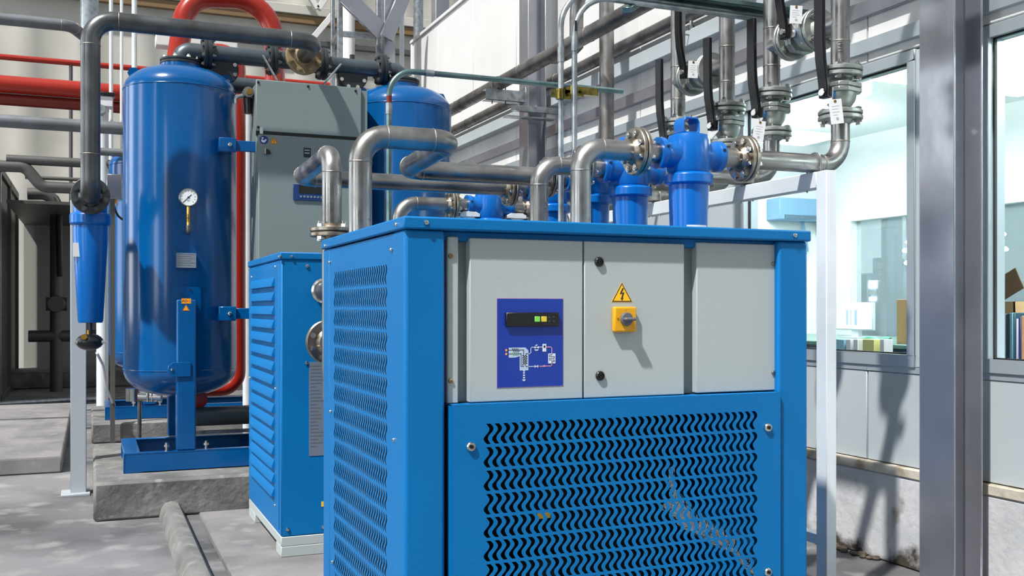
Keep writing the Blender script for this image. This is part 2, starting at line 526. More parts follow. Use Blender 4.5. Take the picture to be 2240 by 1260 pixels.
# wall rails above the pipes' height
for z0, z1, dx, m in ((2.83, 2.925, .09, 'wall_panel'), (2.60, 2.66, .03, 'alu_frame'), (2.47, 2.53, .022, 'alu_frame')):
    pass
struct('trim_1', MB().box(WX - .085, WX, -1, WEND, 2.83, 2.93), 'wall_panel', 'pale box rail running along the partition wall under the pipes', 'trim', bevel=.006)
struct('trim_2', MB().box(WX - .03, WX, -1, WEND, 2.62, 2.70), 'column_paint', 'grey cable channel fixed to the partition wall', 'trim', bevel=.003)
struct('trim_3', MB().box(WX - .02, WX + .001, -1, 8.5, HEAD + .10, HEAD + .17), 'alu_frame', 'flat aluminium band above the windows', 'trim', bevel=.003)
t4 = struct('trim_4', MB().box(WX - .012, WX + .10, WEND, WEND + .06, 0, WTOP), 'wall_white', 'white end post closing the partition wall', 'trim', bevel=.004)
struct('trim_5', MB().box(WX - .02, WX + .14, -6, WEND + .06, WTOP, WTOP + .04), 'wall_white', 'white capping along the top of the partition wall', 'trim', bevel=.004)

def window(name, y0, y1, label):
    f = MB(); d0, d1, w = WX - .012, WX + .09, .045
    f.box(d0, d1, y0 - .05, y1 + .05, SILL - .058, SILL)
    f.box(d0, d1, y0 - .05, y1 + .05, HEAD, HEAD + .05)
    f.box(d0, d1, y0 - .05, y0, SILL, HEAD); f.box(d0, d1, y1, y1 + .05, SILL, HEAD)
    w_ = struct(name, f, 'alu_frame', label, 'window', bevel=.003)
    g = MB(); e = .007
    g.box(WX + .02, WX + .034, y0, y1, HEAD - e, HEAD); g.box(WX + .02, WX + .034, y0, y1, SILL, SILL + e)
    g.box(WX + .02, WX + .034, y0, y0 + e, SILL, HEAD); g.box(WX + .02, WX + .034, y1 - e, y1, SILL, HEAD)
    obj('gasket', g, 'gasket', w_)
    obj('pane', MB().box(WX + .024, WX + .030, y0, y1, SILL, HEAD), 'window_glass', w_)
window('window_1', W1[0], W1[1], 'large office window behind the white support frame')
window('window_2', W2[0], W2[1], 'large office window on the far side of the steel column')

# back wall of ribbed sheets
b = MB(); x = -8.0; prof = []
while x < 15.9:
    prof += [(x, 0), (x + .52, 0), (x + .56, -.022), (x + .86, -.022), (x + .90, 0)]; x += .90
vs_ = []
for a, d in prof: vs_ += [(a, 18.0 + d, 0), (a, 18.0 + d, 9.5)]
b.add(vs_, [(2 * i, 2 * i + 2, 2 * i + 3, 2 * i + 1) for i in range(len(prof) - 1)])
b.box(-8, 16, 18.02, 18.3, 0, 9.5)
struct('wall_back', b, 'back_wall', 'ribbed pale grey sheet wall at the back of the hall', 'wall')
# left wall with tall window openings and the wall behind the camera
b = MB()
LX = -6.0
wins = [(-3.7, -2.0), (1.0, 2.7), (6.3, 7.4), (9.4, 11.6), (13.9, 14.9)]
y = -6
for a, c in wins:
    b.box(LX - .2, LX, y, a, 0, 7.5); b.box(LX - .2, LX, a, c, 0, .7); b.box(LX - .2, LX, a, c, 5.6, 7.5); y = c
b.box(LX - .2, LX, y, 18.3, 0, 7.5)
struct('wall_left', b, 'hall_wall', 'hall wall with tall window openings left of the tanks', 'wall')
struct('wall_front', MB().box(-6.2, 16, -6.2, -6, 0, 5.5), 'hall_wall', 'plain hall wall opposite the dryers', 'wall')
for k, (a, c) in enumerate(wins):
    f = MB(); f.box(LX - .14, LX + .02, a, a + .06, .7, 5.6); f.box(LX - .14, LX + .02, c - .06, c, .7, 5.6); f.box(LX - .14, LX + .02, a + .06, c - .06, .7, .76); f.box(LX - .14, LX + .02, a + .06, c - .06, 5.54, 5.6)
    f.box(LX - .13, LX + .01, a + .06, c - .06, 3.1, 3.16)
    w_ = struct('window_%d' % (k + 4), f, 'alu_frame', 'tall daylit hall window in the wall left of the tanks, ' + ['first', 'second', 'third', 'fourth', 'fifth'][k] + ' from the front wall', 'window')
    for z0, z1 in ((.76, 3.1), (3.16, 5.54)):
        obj('pane', MB().box(LX - .07, LX - .06, a + .06, c - .06, z0, z1), 'lit_pane', w_)


# steel roof and wall members high on the back wall
def beam(name, label, p, q, w, h, m, up=None):
    o = obj(name, MB().bar(p, q, w, h, up), m, None, .008); return tag(o, label, 'beam')
beam('wall_girt', 'beige steel girt running across the upper back wall', (-3, 17.86, PZ(650, 22, Y=17.86)), (9, 17.86, PZ(650, 22, Y=17.86)), .12, .16, 'back_wall')
beam('wall_girt', 'brown-grey lower steel girt across the back wall below the beige one', (-3, 17.88, PZ(650, 42, Y=17.86)), (9, 17.88, PZ(650, 42, Y=17.86)), .1, .14, 'cardboard_dark')
beam('wall_girt', 'dark girt crossing the back wall behind the lattice tower', (2.2, 17.88, PZ(790, 105, Y=17.86)), (9, 17.88, PZ(790, 105, Y=17.86)), .1, .1, 'dim_pipe')
beam('roof_brace', 'pale diagonal roof brace falling to the right above the red pipe', P(630, -90, Y=17.6), P(694, 20, Y=17.6), .10, .10, 'wall_white')
beam('roof_brace', 'pale diagonal roof brace rising to the right above the red pipe', P(696, 20, Y=17.6), P(770, -90, Y=17.6), .10, .10, 'wall_white')
beam('wall_bracket', 'white knee brace under the girt beside the ladder posts', P(684, 84, Y=17.2), P(730, 30, Y=17.2), .10, .10, 'wall_white')

# ---- concrete bases on the floor
def base(name, label, x0, x1, y0, y1, z0, z1, m, bv=.012):
    o = obj(name, MB().box(x0, x1, y0, y1, z0, z1), m, None, bv); return tag(o, label, 'plinth')
base('concrete_plinth', 'rough grey concrete plinth under the front tower skid', .01, 2.75, 6.11, 7.9, 0, .218, 'concrete_rough', .015)
base('concrete_plinth', 'low concrete plinth under the rear tower skid', .0, 2.3, 9.65, 11.4, 0, .18, 'concrete_rough', .015)
base('concrete_plinth', 'wide low concrete step on the floor left of the white post', -3.6, -.2, 8.05, 12.6, 0, .12, 'concrete_slab', .012)
base('concrete_slab', 'thin concrete slab carrying the two blue dryer cabinets', .565, 2.45, 1.2, 5.98, 0, .04, 'concrete_slab', .008)
rid = MB()
pr = [(-.066, 0), (.066, 0), (.056, .05), (.036, .08), (0, .09), (-.036, .08), (-.056, .05)]
rid.prism(pr, (.425, 6.13, 0), (1, 0, 0), (0, 0, 1), 3.9)
tag(obj('concrete_ridge', rid, 'concrete_rough'), 'rounded concrete ridge on the floor running up to the plinth', 'curb')

# ---- steel columns along the partition wall
def h_column(label, x0, y0, y1, x1, z1):
    t = thing('steel_column', label, 'column', ((x0 + x1) / 2, (y0 + y1) / 2, 0))
    f = .011
    obj('flange_plate', MB().box(x0, x0 + f, y0, y1, 0, z1), 'column_paint', t, .002)
    obj('flange_plate', MB().box(x1 - f, x1, y0, y1, 0, z1), 'column_paint', t, .002)
    obj('web', MB().box(x0 + f, x1 - f, (y0 + y1) / 2 - .005, (y0 + y1) / 2 + .005, 0, z1), 'column_paint', t)
    obj('base_plate', MB().box(x0 - .04, x1 + .04, y0 - .04, y1 + .04, 0, .016), 'column_paint', t, .002)
    return t
h_column('wide grey steel column standing between the two office windows', 3.22, 3.065, 3.25, 3.38, 4.6)
h_column('grey steel column carrying the pipe bracket arm on the partition wall', 3.20, 7.32, 7.50, 3.36, 4.6)

# ================================================================ front refrigeration dryer
DX0, DX1, DY0, DY1, DZ1 = .788, 2.155, 2.65, 3.70, 1.453
SLOT = [(0, 0), (.30, .16), (.39, .25), (.36, .32), (.26, .40), (-.22, .63), (-.30, .70), (-.28, .78), (-.2, .84), (.1, .977),
        (.56, .977), (.33, .84), (.23, .74), (.26, .64), (.36, .56), (.78, .38), (.88, .29), (.87, .19), (.76, .11), (.5, 0)]
def slotted(w, h, ox, oz, nx, nz, px, pz, sh, thick):
    """sheet w x h with rows of wave-shaped slots; local x right, y up, z out"""
    cu = bpy.data.curves.new('s', 'CURVE'); cu.dimensions = '2D'; cu.fill_mode = 'BOTH'
    def spl(pts):
        s = cu.splines.new('POLY'); s.points.add(len(pts) - 1)
        for i, (a, c) in enumerate(pts): s.points[i].co = (a, c, 0, 1)
        s.use_cyclic_u = True
    spl([(0, 0), (w, 0), (w, h), (0, h)])
    for j in range(nz):
        for i in range(nx):
            spl([(ox + (i + a) * px, oz - j * pz - c * sh) for a, c in SLOT])
    cu.extrude = thick / 2
    o = bpy.data.objects.new('s', cu); col.objects.link(o)
    bpy.context.view_layer.update()
    me = bpy.data.meshes.new_from_object(o.evaluated_get(bpy.context.evaluated_depsgraph_get()))
    bpy.data.objects.remove(o)
    me.materials.clear()
    return me

dr = thing('air_dryer', 'big blue air dryer cabinet with wave-slot grilles and grey control doors', 'dryer', ((DX0 + DX1) / 2, (DY0 + DY1) / 2, .04))
lid = obj('lid', MB().box(DX0 - .004, DX1 + .004, DY0 - .010, DY1 + .006, DZ1 - .035, DZ1), 'blue_paint', dr, .005, seg=2)
for px, py in ((932, 487), (1738, 515)): screw(lid, P(px, py, Y=DY0 - .010), (0, -1, 0), .0075)
for px, py in ((868, 491), (712, 538)): screw(lid, P(px, py, X=DX0 - .004), (-1, 0, 0), .006)
for x0, x1, y0, y1 in ((DX0 + .002, .907, DY0, 2.772), (2.037, DX1 - .002, DY0, 2.772), (DX0 + .002, .907, 3.592, DY1), (2.037, DX1 - .002, 3.592, DY1)):
    obj('corner_post', MB().box(x0, x1, y0, y1, .10, DZ1 - .035), 'blue_paint', dr, .010, seg=3)
obj('base_rail', MB().box(DX0 + .01, DX1 - .01, DY0 + .01, DY1 - .01, .04, .10), 'grey_paint', dr, .004)
obj('top_rail', MB().box(.90, 2.045, DY0 + .03, DY0 + .06, 1.39, DZ1 - .034), 'blue_paint', dr, .004)
obj('back_panel', MB().box(.90, 2.045, DY1 - .02, DY1 - .012, .10, DZ1 - .035), 'blue_paint', dr)
obj('side_panel', MB().box(DX1 - .012, DX1 - .006, 2.765, 3.6, .10, DZ1 - .035), 'blue_paint', dr)
# slotted side panel, seen from the left
sw = 3.594 - 2.770
me = slotted(sw, DZ1 - .040 - .10, .072, DZ1 - .040 - .10 - .085, 27, 19, .0256, .066, .0585, .0009)
sp = obj('side_panel', me, 'blue_paint', dr, .00035, M=Matrix(((0, 0, -1, DX0 + .0045), (-1, 0, 0, 3.594), (0, 1, 0, .10), (0, 0, 0, 1))))
for px, py in ((857, 546), (722, 574), (863, 962), (724, 900), (728, 1229)):
    screw(sp, P(px, py, X=DX0 + .003), (-1, 0, 0), .0065)
# slotted front panel, standing proud
fx0, fx1, fz1 = PX(987, 2.638), PX(1707, 2.638), .932
gx0 = PX(1063.5, 2.637)
me = slotted(fx1 - fx0, fz1 - .075, gx0 - fx0, .876 - .075, 36, 12, .02566, .066, .0590, .0016)
fp = obj('front_panel', me, 'blue_paint', dr, .0006, M=Matrix(((1, 0, 0, fx0), (0, 0, -1, 2.6375), (0, 1, 0, .075), (0, 0, 0, 1))))
e = MB()
e.box(fx0, fx0 + .0025, 2.637, 2.668, .075, fz1); e.box(fx1 - .0025, fx1, 2.637, 2.668, .075, fz1); e.box(fx0, fx1, 2.637, 2.70, fz1 - .0025, fz1)
obj('folded_edge', e, 'blue_paint', fp)
def quarter_lock(parent, p, r, m1, m2, name='lock'):
    l = obj(name, MB().lathe([(r, 0), (r, r * .35), (r * .82, r * .6), (r * .62, r * .6), (r * .6, r * .35), (0, r * .35)], p, (0, -1, 0), 22), m1, parent)
    pv = Vector(p) + Vector((0, -r * .35, 0))
    obj('insert', MB().lathe([(r * .42, 0), (r * .42, r * .22), (r * .2, r * .22), (r * .2, r * .05), (0, r * .05)], pv, (0, -1, 0), 14), m2, l)
for px, py in ((1030, 977), (1679, 935), (1679, 1251)):
    quarter_lock(fp, P(px, py, Y=2.636), .0135, 'steel_bright', 'black_plastic')
pq = P(1030, 977, Y=2.636); quarter_lock(fp, (pq.x, pq.y, PZ(1679, 1251, Y=2.636)), .0135, 'steel_bright', 'black_plastic')
obj('shadow_gap', MB().box(.905, 2.04, 2.669, 2.672, .08, .94), 'dark_interior', dr) if False else None

# grey control section
rec = obj('recess_plate', MB().box(.905, 2.04, 2.70, 2.706, .93, 1.42), 'grey_paint_shaded', dr)
st = obj('control_strip', MB().box(PX(978, 2.672), PX(1003, 2.672), 2.672, 2.702, .933, PZ(990, 517, Y=2.672)), 'grey_paint', dr, .003)
for py in (560, 833): screw(st, P(985.5, py, Y=2.672), (0, -1, 0), .007, 'rust_flange')
FD = 2.668
def door(px0, px1, z0=.934, z1=PZ(1027, 520, Y=FD), y=FD):
    return obj('control_door', MB().box(PX(px0, y), PX(px1, y), y, 2.702, z0, z1), 'grey_paint', dr, .003, seg=2)
d1 = door(1027.5, 1275); d2 = door(1278.5, 1497); d3 = door(1524, 1697, .936, PZ(1600, 532, Y=2.672), 2.672)
for py in (577, 815): screw(d3, P(1691, py, Y=2.672), (0, -1, 0), .0068, 'flange_raw')
for px, py in ((1310, 573), (1312, 822)):
    quarter_lock(d2, P(px, py, Y=FD), .0145, 'black_plastic', 'rubber')

# control panel with its printed flow scheme
hx0, hx1 = PX(1087, FD), PX(1231, FD)
hz1, hz0 = PZ(1087, 653, Y=FD), PZ(1087, 848, Y=FD)
HW, HH = hx1 - hx0, hz1 - hz0
hp = obj('control_panel', MB().box(hx0, hx1, FD - .0015, FD + .002, hz0, hz1), 'hmi_blue', d1)
hp['label'] = 'blue control panel with printed flow scheme'
obj('panel_border', MB().box(hx0 - .0012, hx1 + .0012, FD - .0007, FD + .002, hz0 - .0012, hz1 + .0012), 'print_pink', d1)
def H2(x, y, d=.0):                       # crop-pixel of the panel (833 x 1128) to the place
    return Vector((hx0 + (x - 35) / 833 * HW, FD - .0015 - d, hz1 - (y - 72) / 1128 * HH))
a, c = H2(135, 250), H2(802, 428)
ctl = obj('controller', MB().box(a.x, c.x, FD - .011, FD, c.z, a.z), 'black_plastic', hp, .0015)
a, c = H2(205, 290), H2(440, 392)
obj('display', MB().box(a.x, c.x, FD - .0115, FD - .010, c.z, a.z), 'display_glass', ctl)
for x0, x1, m in ((488, 555, 'button_green'), (572, 640, 'button_yellow')):
    a, c = H2(x0, 300), H2(x1, 370)
    obj('button', MB().box(a.x, c.x, FD - .013, FD - .010, c.z, a.z), m, ctl, .001)
for x, y in ((675, 310), (730, 305), (675, 360), (730, 362)):
    a = H2(x, y); obj('button', MB().box(a.x - .002, a.x + .002, FD - .0113, FD - .010, a.z - .0013, a.z + .0013), 'knob_grey', ctl)
LAYER = [0]
def strokes(name, lines, w, m, d):
    ww = w / 833 * HW
    for ln in lines:
        mb = MB()
        for p, q in zip(ln[:-1], ln[1:]):
            A, B = H2(*p, d), H2(*q, d)
            dv = (B - A).normalized() * (ww * .5)
            mb.bar(A - dv, B + dv, ww, .0004, (0, -1, 0))
        obj(name, mb, m, hp)
def patch(name, poly, m, d):
    pts = [H2(x, y, d) for x, y in poly]
    mb = MB(); n = len(pts)
    mb.add(pts + [p + Vector((0, -.0003, 0)) for p in pts], [tuple(range(n)), tuple(range(2 * n - 1, n - 1, -1))] + [(i, (i + 1) % n, n + (i + 1) % n, n + i) for i in range(n)])
    return obj(name, mb, m, hp)
patch('scheme_exchanger', [(178, 697), (385, 697), (424, 735), (424, 990), (315, 990), (315, 808), (258, 824), (178, 824)], 'print_pale', .0002)
zig = lambda x0, x1, y, n, a: [(x0 + (x1 - x0) * i / n, y + (a if i % 2 else -a)) for i in range(n + 1)]
strokes('scheme_line', [[(150, 728), (222, 728)] + zig(228, 302, 728, 7, 18) + [(310, 728), (364, 728), (364, 800)] + [(364 + (14 if i % 2 else -14), 800 + i * 14) for i in range(9)] + [(364, 940), (332, 940), (332, 776), (305, 776)],
                        [(150, 776), (222, 776)], [(420, 776), (394, 776), (394, 800)] + [(394 + (14 if i % 2 else -14), 800 + i * 14) for i in range(9)] + [(394, 942), (420, 942)]], 7, 'print_dark', .0006)
strokes('scheme_line', [zig(226, 302, 776, 7, 18)], 6, 'print_green', .0007)
strokes('scheme_line', [[(425, 776), (455, 776), (455, 696), (600, 696)], [(425, 942), (560, 942)], [(325, 962), (412, 962)]], 9, 'print_pale', .0005)
strokes('scheme_line', [[(650, 696), (722, 696), (722, 790)], [(560, 942), (722, 940), (722, 905)]], 9, 'print_pink', .0005)
patch('scheme_symbol', [(602, 655), (650, 655), (650, 754), (602, 754)], 'print_white', .0008)
patch('scheme_symbol', [(616, 675), (637, 675), (637, 705), (616, 705)], 'print_dark', .0012)
patch('scheme_symbol', [(676, 780), (768, 780), (768, 908), (676, 908)], 'print_white', .0008)
serp = [(722, 782), (722, 797)]
for k in range(5):
    y = 797 + 22 * k; serp += [((692, y) if k % 2 == 0 else (752, y)), ((692, y + 22) if k % 2 == 0 else (752, y + 22))] if k < 4 else [(722, y), (722, 905)]
strokes('scheme_line', [serp], 6, 'print_dark', .0013)
patch('scheme_symbol', [(500, 682), (526, 697), (556, 682), (556, 714), (526, 699), (500, 714)], 'print_white', .0008)
patch('scheme_symbol', [(498, 722), (554, 722), (545, 742), (508, 742)], 'print_pale', .0008)
patch('scheme_symbol', [(510, 668), (538, 660), (538, 672), (516, 680)], 'print_white', .0008)
strokes('scheme_line', [[(505, 930), (545, 954)], [(505, 954), (545, 930)]], 7, 'print_white', .0008)
patch('scheme_symbol', [(612, 930), (640, 930), (640, 950), (612, 950)], 'print_pink', .0008)
patch('scheme_symbol', [(356, 990), (380, 990), (372, 1008), (364, 1008)], 'print_white', .0008)
for y in (1014, 1044, 1074): patch('scheme_symbol', [(354, y), (382, y), (376, y + 18), (360, y + 18)], 'print_white', .0008)
patch('scheme_symbol', [(344, 1102), (390, 1102), (378, 1126), (356, 1126)], 'print_pale', .0008)
for y in (728, 776):
    p = H2(147, y, .0004); obj('scheme_port', MB().cyl(p, p + Vector((0, -.0006, 0)), .0034, seg=14), 'print_orange', hp)

# warning triangle and rotary isolator on the second door
tx, tz = P(1360, 662, Y=FD), 0
A = P(1337, 661, Y=FD); B = P(1383.5, 661, Y=FD); T = P(1360, 617, Y=FD)
def tri(parent, A, B, T, n, m1, m2, name='warning_sign'):
    A, B, T = Vector(A), Vector(B), Vector(T); n = Vector(n); c = (A + B + T) / 3
    def pl(s, d0, d1):
        p = [c + (q - c) * s for q in (A, B, T)]
        return MB().add([q + n * d0 for q in p] + [q + n * d1 for q in p], [(0, 1, 2), (3, 5, 4), (0, 1, 4, 3), (1, 2, 5, 4), (2, 0, 3, 5)])
    s_ = obj(name, pl(1.0, 0, .0008), m2, parent)
    obj('border', pl(.94, .0005, .0011), 'print_dark', s_); obj('field', pl(.80, .0008, .0014), m1, s_)
    return s_, c
ws, c = tri(d2, A, B, T, (0, -1, 0), 'sign_yellow', 'sign_yellow')
s_ = (B - A).length
bolt = [(.02, .42), (-.14, .05), (.02, .09), (-.05, -.20), (-.10, -.17), (.0, -.36), (.08, -.16), (.03, -.18), (.13, .17), (-.02, .13), (.10, .42)]
obj('lightning_bolt', MB().prism([(x * .8 * s_, (y * .68 + .02) * s_) for x, y in bolt], (c.x, FD - .0013, c.z), (1, 0, 0), (0, 0, 1), .0006), 'print_dark', ws)
a, c = P(1337.5, 671, Y=FD), P(1386, 726, Y=FD)
sw_ = obj('isolator_switch', MB().box(a.x, c.x, FD - .020, FD, c.z, a.z), 'switch_yellow', d2, .005, seg=2)
kc = Vector(((a.x + c.x) / 2 + .001, FD - .020, (a.z + c.z) / 2 + .001))
kn = obj('knob', MB().lathe([(.0205, 0), (.0205, .006), (.018, .010), (0, .010)], kc, (0, -1, 0), 26), 'knob_grey', sw_)
h = MB(); h.bar(kc + Vector((-.017, -.019, 0)), kc + Vector((.021, -.019, .0)), .022, .010, (0, 0, 1))
obj('knob_handle', h, 'knob_grey', kn, .004, seg=2)
text(sw_, 'O', (kc.x - .0265, FD - .0203, kc.z), (0, 0, 1), (-1, 0, 0), .009, 'print_dark')
text(sw_, 'I', (kc.x, FD - .0203, kc.z + .0262), (1, 0, 0), (0, 0, 1), .007, 'print_dark')

# what shows through the grilles
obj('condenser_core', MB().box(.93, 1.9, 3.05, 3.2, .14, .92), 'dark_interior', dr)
obj('slot_shade_liner', MB().box(.826, .832, 2.80, 3.57, .12, 1.40), 'dark_interior', dr)  # dark sheet added behind the side slots so they look shaded
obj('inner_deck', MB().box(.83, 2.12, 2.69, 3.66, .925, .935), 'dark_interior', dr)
fo = MB(); pts = [P(1455, 1085, Y=2.76), P(1500, 1130, Y=2.75), P(1560, 1165, Y=2.76), P(1610, 1185, Y=2.75), P(1660, 1240, Y=2.76)]
fo.tube(bend(pts, .03, 4), .040, 18); obj('foil_duct', fo, 'foil', dr)
fo = MB(); fo.tube(bend([P(1468, 1020, Y=2.74), P(1468, 1070, Y=2.74), P(1500, 1100, Y=2.75)], .03, 5), .012, 10); obj('inner_pipe', fo, 'foil', dr)
obj('inner_label', MB().box(PX(1176, 2.70), PX(1204, 2.70), 2.70, 2.702, PZ(1190, 1134, Y=2.7), PZ(1190, 1122, Y=2.7)), 'sign_yellow', dr)
fo = MB(); fo.tube(bend([(1.24, 2.72, .16), (1.24, 2.72, .36), (1.34, 2.74, .36), (1.34, 2.9, .36)], .03, 5), .011, 10); obj('inner_pipe', fo, 'copper', dr)
obj('compressor', MB().lathe([(.0, 0), (.10, .01), (.12, .05), (.12, .26), (.10, .32), (.0, .35)], (1.25, 2.88, .12), (0, 0, 1), 24), 'black_coated', dr)

# ================================================================ second dryer cabinet with louvred side
QX0, QX1, QY0, QY1, QZ1 = .815, 1.95, 4.735, 5.77, 1.464
d2r = thing('air_dryer', 'blue dryer cabinet with louvred side standing on a grey base frame', 'dryer', ((QX0 + QX1) / 2, (QY0 + QY1) / 2, .04))
l2 = obj('lid', MB().box(QX0 - .006, QX1 + .006, QY0 - .006, QY1 + .006, QZ1 - .034, QZ1), 'blue_paint', d2r, .005)
bd = obj('body', MB().box(QX0, QX1, QY0, QY1, .135, QZ1 - .034), 'blue_paint', d2r, .006)
obj('base_frame', MB().box(QX0, QX1, QY0, QY1, .09, .135), 'grey_paint', d2r, .003)
for y0, y1 in ((QY0, QY0 + .14), (QY1 - .22, QY1)):
    obj('base_foot', MB().box(QX0, QX1, y0, y1, .04, .09), 'grey_paint', d2r, .003)
lv = MB()
ly0, ly1 = 4.895, 5.64
pf = [(0, .032), (-.004, .026), (-.016, -.006), (-.016, -.012), (0, -.012)]
lm = MB(); lm.prism(pf, (0, 0, 0), (1, 0, 0), (0, 0, 1), -(ly1 - ly0)); lmesh = lm.mesh('louvre'); lmesh.materials.append(MATS['blue_paint'])
sd = obj('side_door', MB().box(QX0 - .003, QX0 + .002, QY0 + .05, QY1 - .05, .16, QZ1 - .055), 'blue_paint', d2r, .002)
for k in range(16):
    obj('louvre', lmesh, 'blue_paint', sd, M=Matrix.Translation((QX0 - .003, ly0, 1.318 - .0672 * k)))
for px, py in ((603, 583), (551, 606), (603, 850), (547, 826), (602, 1105)):
    screw(sd, P(px, py, X=QX0 - .003), (-1, 0, 0), .006)
for px, py in ((638, 561), (612, 561)): screw(l2, P(px, py, Y=QY0 - .006), (0, -1, 0), .007)
for px, py in ((672, 582), (671, 794), (629, 1158), (707, 1153)): screw(bd, P(px, py, Y=QY0), (0, -1, 0), .009)
pl = obj('data_plate', MB().box(PX(676, QY0), PX(712, QY0), QY0 - .002, QY0, PZ(690, 997, Y=QY0), PZ(690, 792, Y=QY0)), 'plate_grey', bd)
pl['label'] = 'silver data plate of the cabinet'
z0, z1 = PZ(690, 997, Y=QY0), PZ(690, 792, Y=QY0)
rr = random.Random(5)
k = 0; z = z1 - .02
while z > z0 + .03:
    wd = .03 + .035 * rr.random()
    obj('print_line', MB().box(PX(679, QY0), PX(679, QY0) + wd, QY0 - .0025, QY0 - .0018, z, z + .004), 'knob_grey', pl); z -= .0165
obj('yellow_label', MB().box(PX(703, QY0), PX(716, QY0), QY0 - .002, QY0, PZ(706, 1108, Y=QY0), PZ(706, 1097, Y=QY0)), 'sign_yellow', bd)
# stub connections on its front
a1 = P(708, 636, Y=QY0 - .05); a1.y = QY0; a2 = P(718, 748, Y=QY0 - .10); a2.y = QY0
cn = obj('connection', MB().cyl(a1, a1 + Vector((0, -1.03, 0)), .042, seg=24), 'dark_pipe', d2r)
obj('clamp_ring', MB().lathe([(.043, 0), (.058, .004), (.058, .022), (.05, .026), (.05, .034), (.043, .036)], a1 + Vector((0, -.03, 0)), (0, -1, 0), 30), 'steel_bright', cn)
cn = obj('connection', MB().cyl(a2, a2 + Vector((0, -1.03, 0)), .045, seg=24), 'stainless', d2r)
flange_pair(cn, a2 + Vector((0, -.10, 0)), (0, -1, 0), R=.103, t=.018, n=8, pr=.045, m='flange_raw')

# ================================================================ twin-tower dryer behind
TY, TX1, TX2, TR = 6.85, .534, 2.019, .35
def tank(name, label, x, y, dz=0, detail=True):
    t = thing(name, label, 'tank', (x, y, .337 + dz))
    z0, z1 = .815 + dz, 2.594 + dz
    pr = []
    n = 10
    for k in range(n + 1):                        # lower head
        a = -PI / 2 + PI / 2 * k / n
        pr.append((TR * math.cos(a) ** .8 if k else 0.0, z0 + .18 * math.sin(a)))
    for k in range(n + 1):                        # upper head
        a = PI / 2 * k / n
        pr.append((TR * max(math.cos(a), 0) ** .8 if k < n else 0.0, z1 + .165 * math.sin(a)))
    obj('shell', MB().lathe(pr, (x, y, 0), (0, 0, 1), 64), 'tank_blue', t)
    for z in (z0, z1):
        obj('weld_seam', ring_mesh(TR, .004, 'tank_blue'), 'tank_blue', t, M=axm((x, y, z), (0, 0, 1)))
    nk = obj('neck', MB().lathe([(.125, z1 + .10), (.125, z1 + .185), (.118, z1 + .19)], (x, y, 0), (0, 0, 1), 36), 'tank_blue', t)
    flange_pair(t, (x, y, z1 + .20), (0, 0, 1), R=.128, t=.016, n=8, pr=.058, m='header_flange', br=.008)
    for s in (-1, 1):
        lg = MB(); lg.prism([(-.04, 0), (.04, 0), (.035, .05), (0, .07), (-.035, .05)], (x + s * .27, y - .008, z1 + .085), (s * .8, 0, -.5), (s * .5, 0, .8), .014)
        obj('lifting_lug', lg, 'tank_blue', t)
    for s, nm in ((-1, 'front'), (1, 'rear')):    # box legs with welded pads
        yy = y + s * (TR + .02)
        pd = MB(); hw = .093
        m_ = 7; A = []
        for i in range(m_ + 1):
            a = math.asin((-hw + 2 * hw * i / m_) / TR)
            A.append((x + TR * math.sin(a), y + s * (TR * math.cos(a) + .010)))
        for i in range(m_):
            (xa, ya), (xb, yb) = A[i], A[i + 1]
            zz = (.82 + dz, 1.335 + dz)
            pd.add([(xa, ya, zz[0]), (xb, yb, zz[0]), (xb, yb, zz[1]), (xa, ya, zz[1])] + [(xa, ya - s * .03, zz[0]), (xb, yb - s * .03, zz[0]), (xb, yb - s * .03, zz[1]), (xa, ya - s * .03, zz[1])],
                   [(0, 1, 2, 3), (7, 6, 5, 4), (0, 1, 5, 4), (2, 3, 7, 6)] + ([(3, 0, 4, 7)] if i == 0 else []) + ([(1, 2, 6, 5)] if i == m_ - 1 else []))
        obj('leg_pad', pd, 'tank_blue', t)
        y0, y1 = sorted((y + s * (TR - .03), y + s * (TR + .085)))
        lgm = obj('leg', MB().box(x - .056, x + .056, y0, y1, .337 + dz, 1.255 + dz), 'tank_blue', t, .008, seg=2)
        if s < 0:
            obj('earth_lug', MB().prism([(-.02, -.045), (.085, -.045), (.085, .045), (-.02, .045), (-.048, .02), (-.048, -.02)], (x - .06, y0 - .001, .83 + dz), (1, 0, 0), (0, 0, 1), .010), 'tank_blue', lgm, .003)
            screw(lgm, (x - .085, y0 - .011, .83 + dz), (0, -1, 0), .009)
    return t, z1
t1, _ = tank('adsorber_tank', 'tall blue tank with pressure gauge beside the grey control cabinet', TX1, TY)
t2, _ = tank('adsorber_tank', 'blue tank half hidden behind the right side of the grey cabinet', TX2, TY)
t3, _ = tank('adsorber_tank', 'bright blue tank in the background behind the gauge tank', .50, 10.35, -.03)

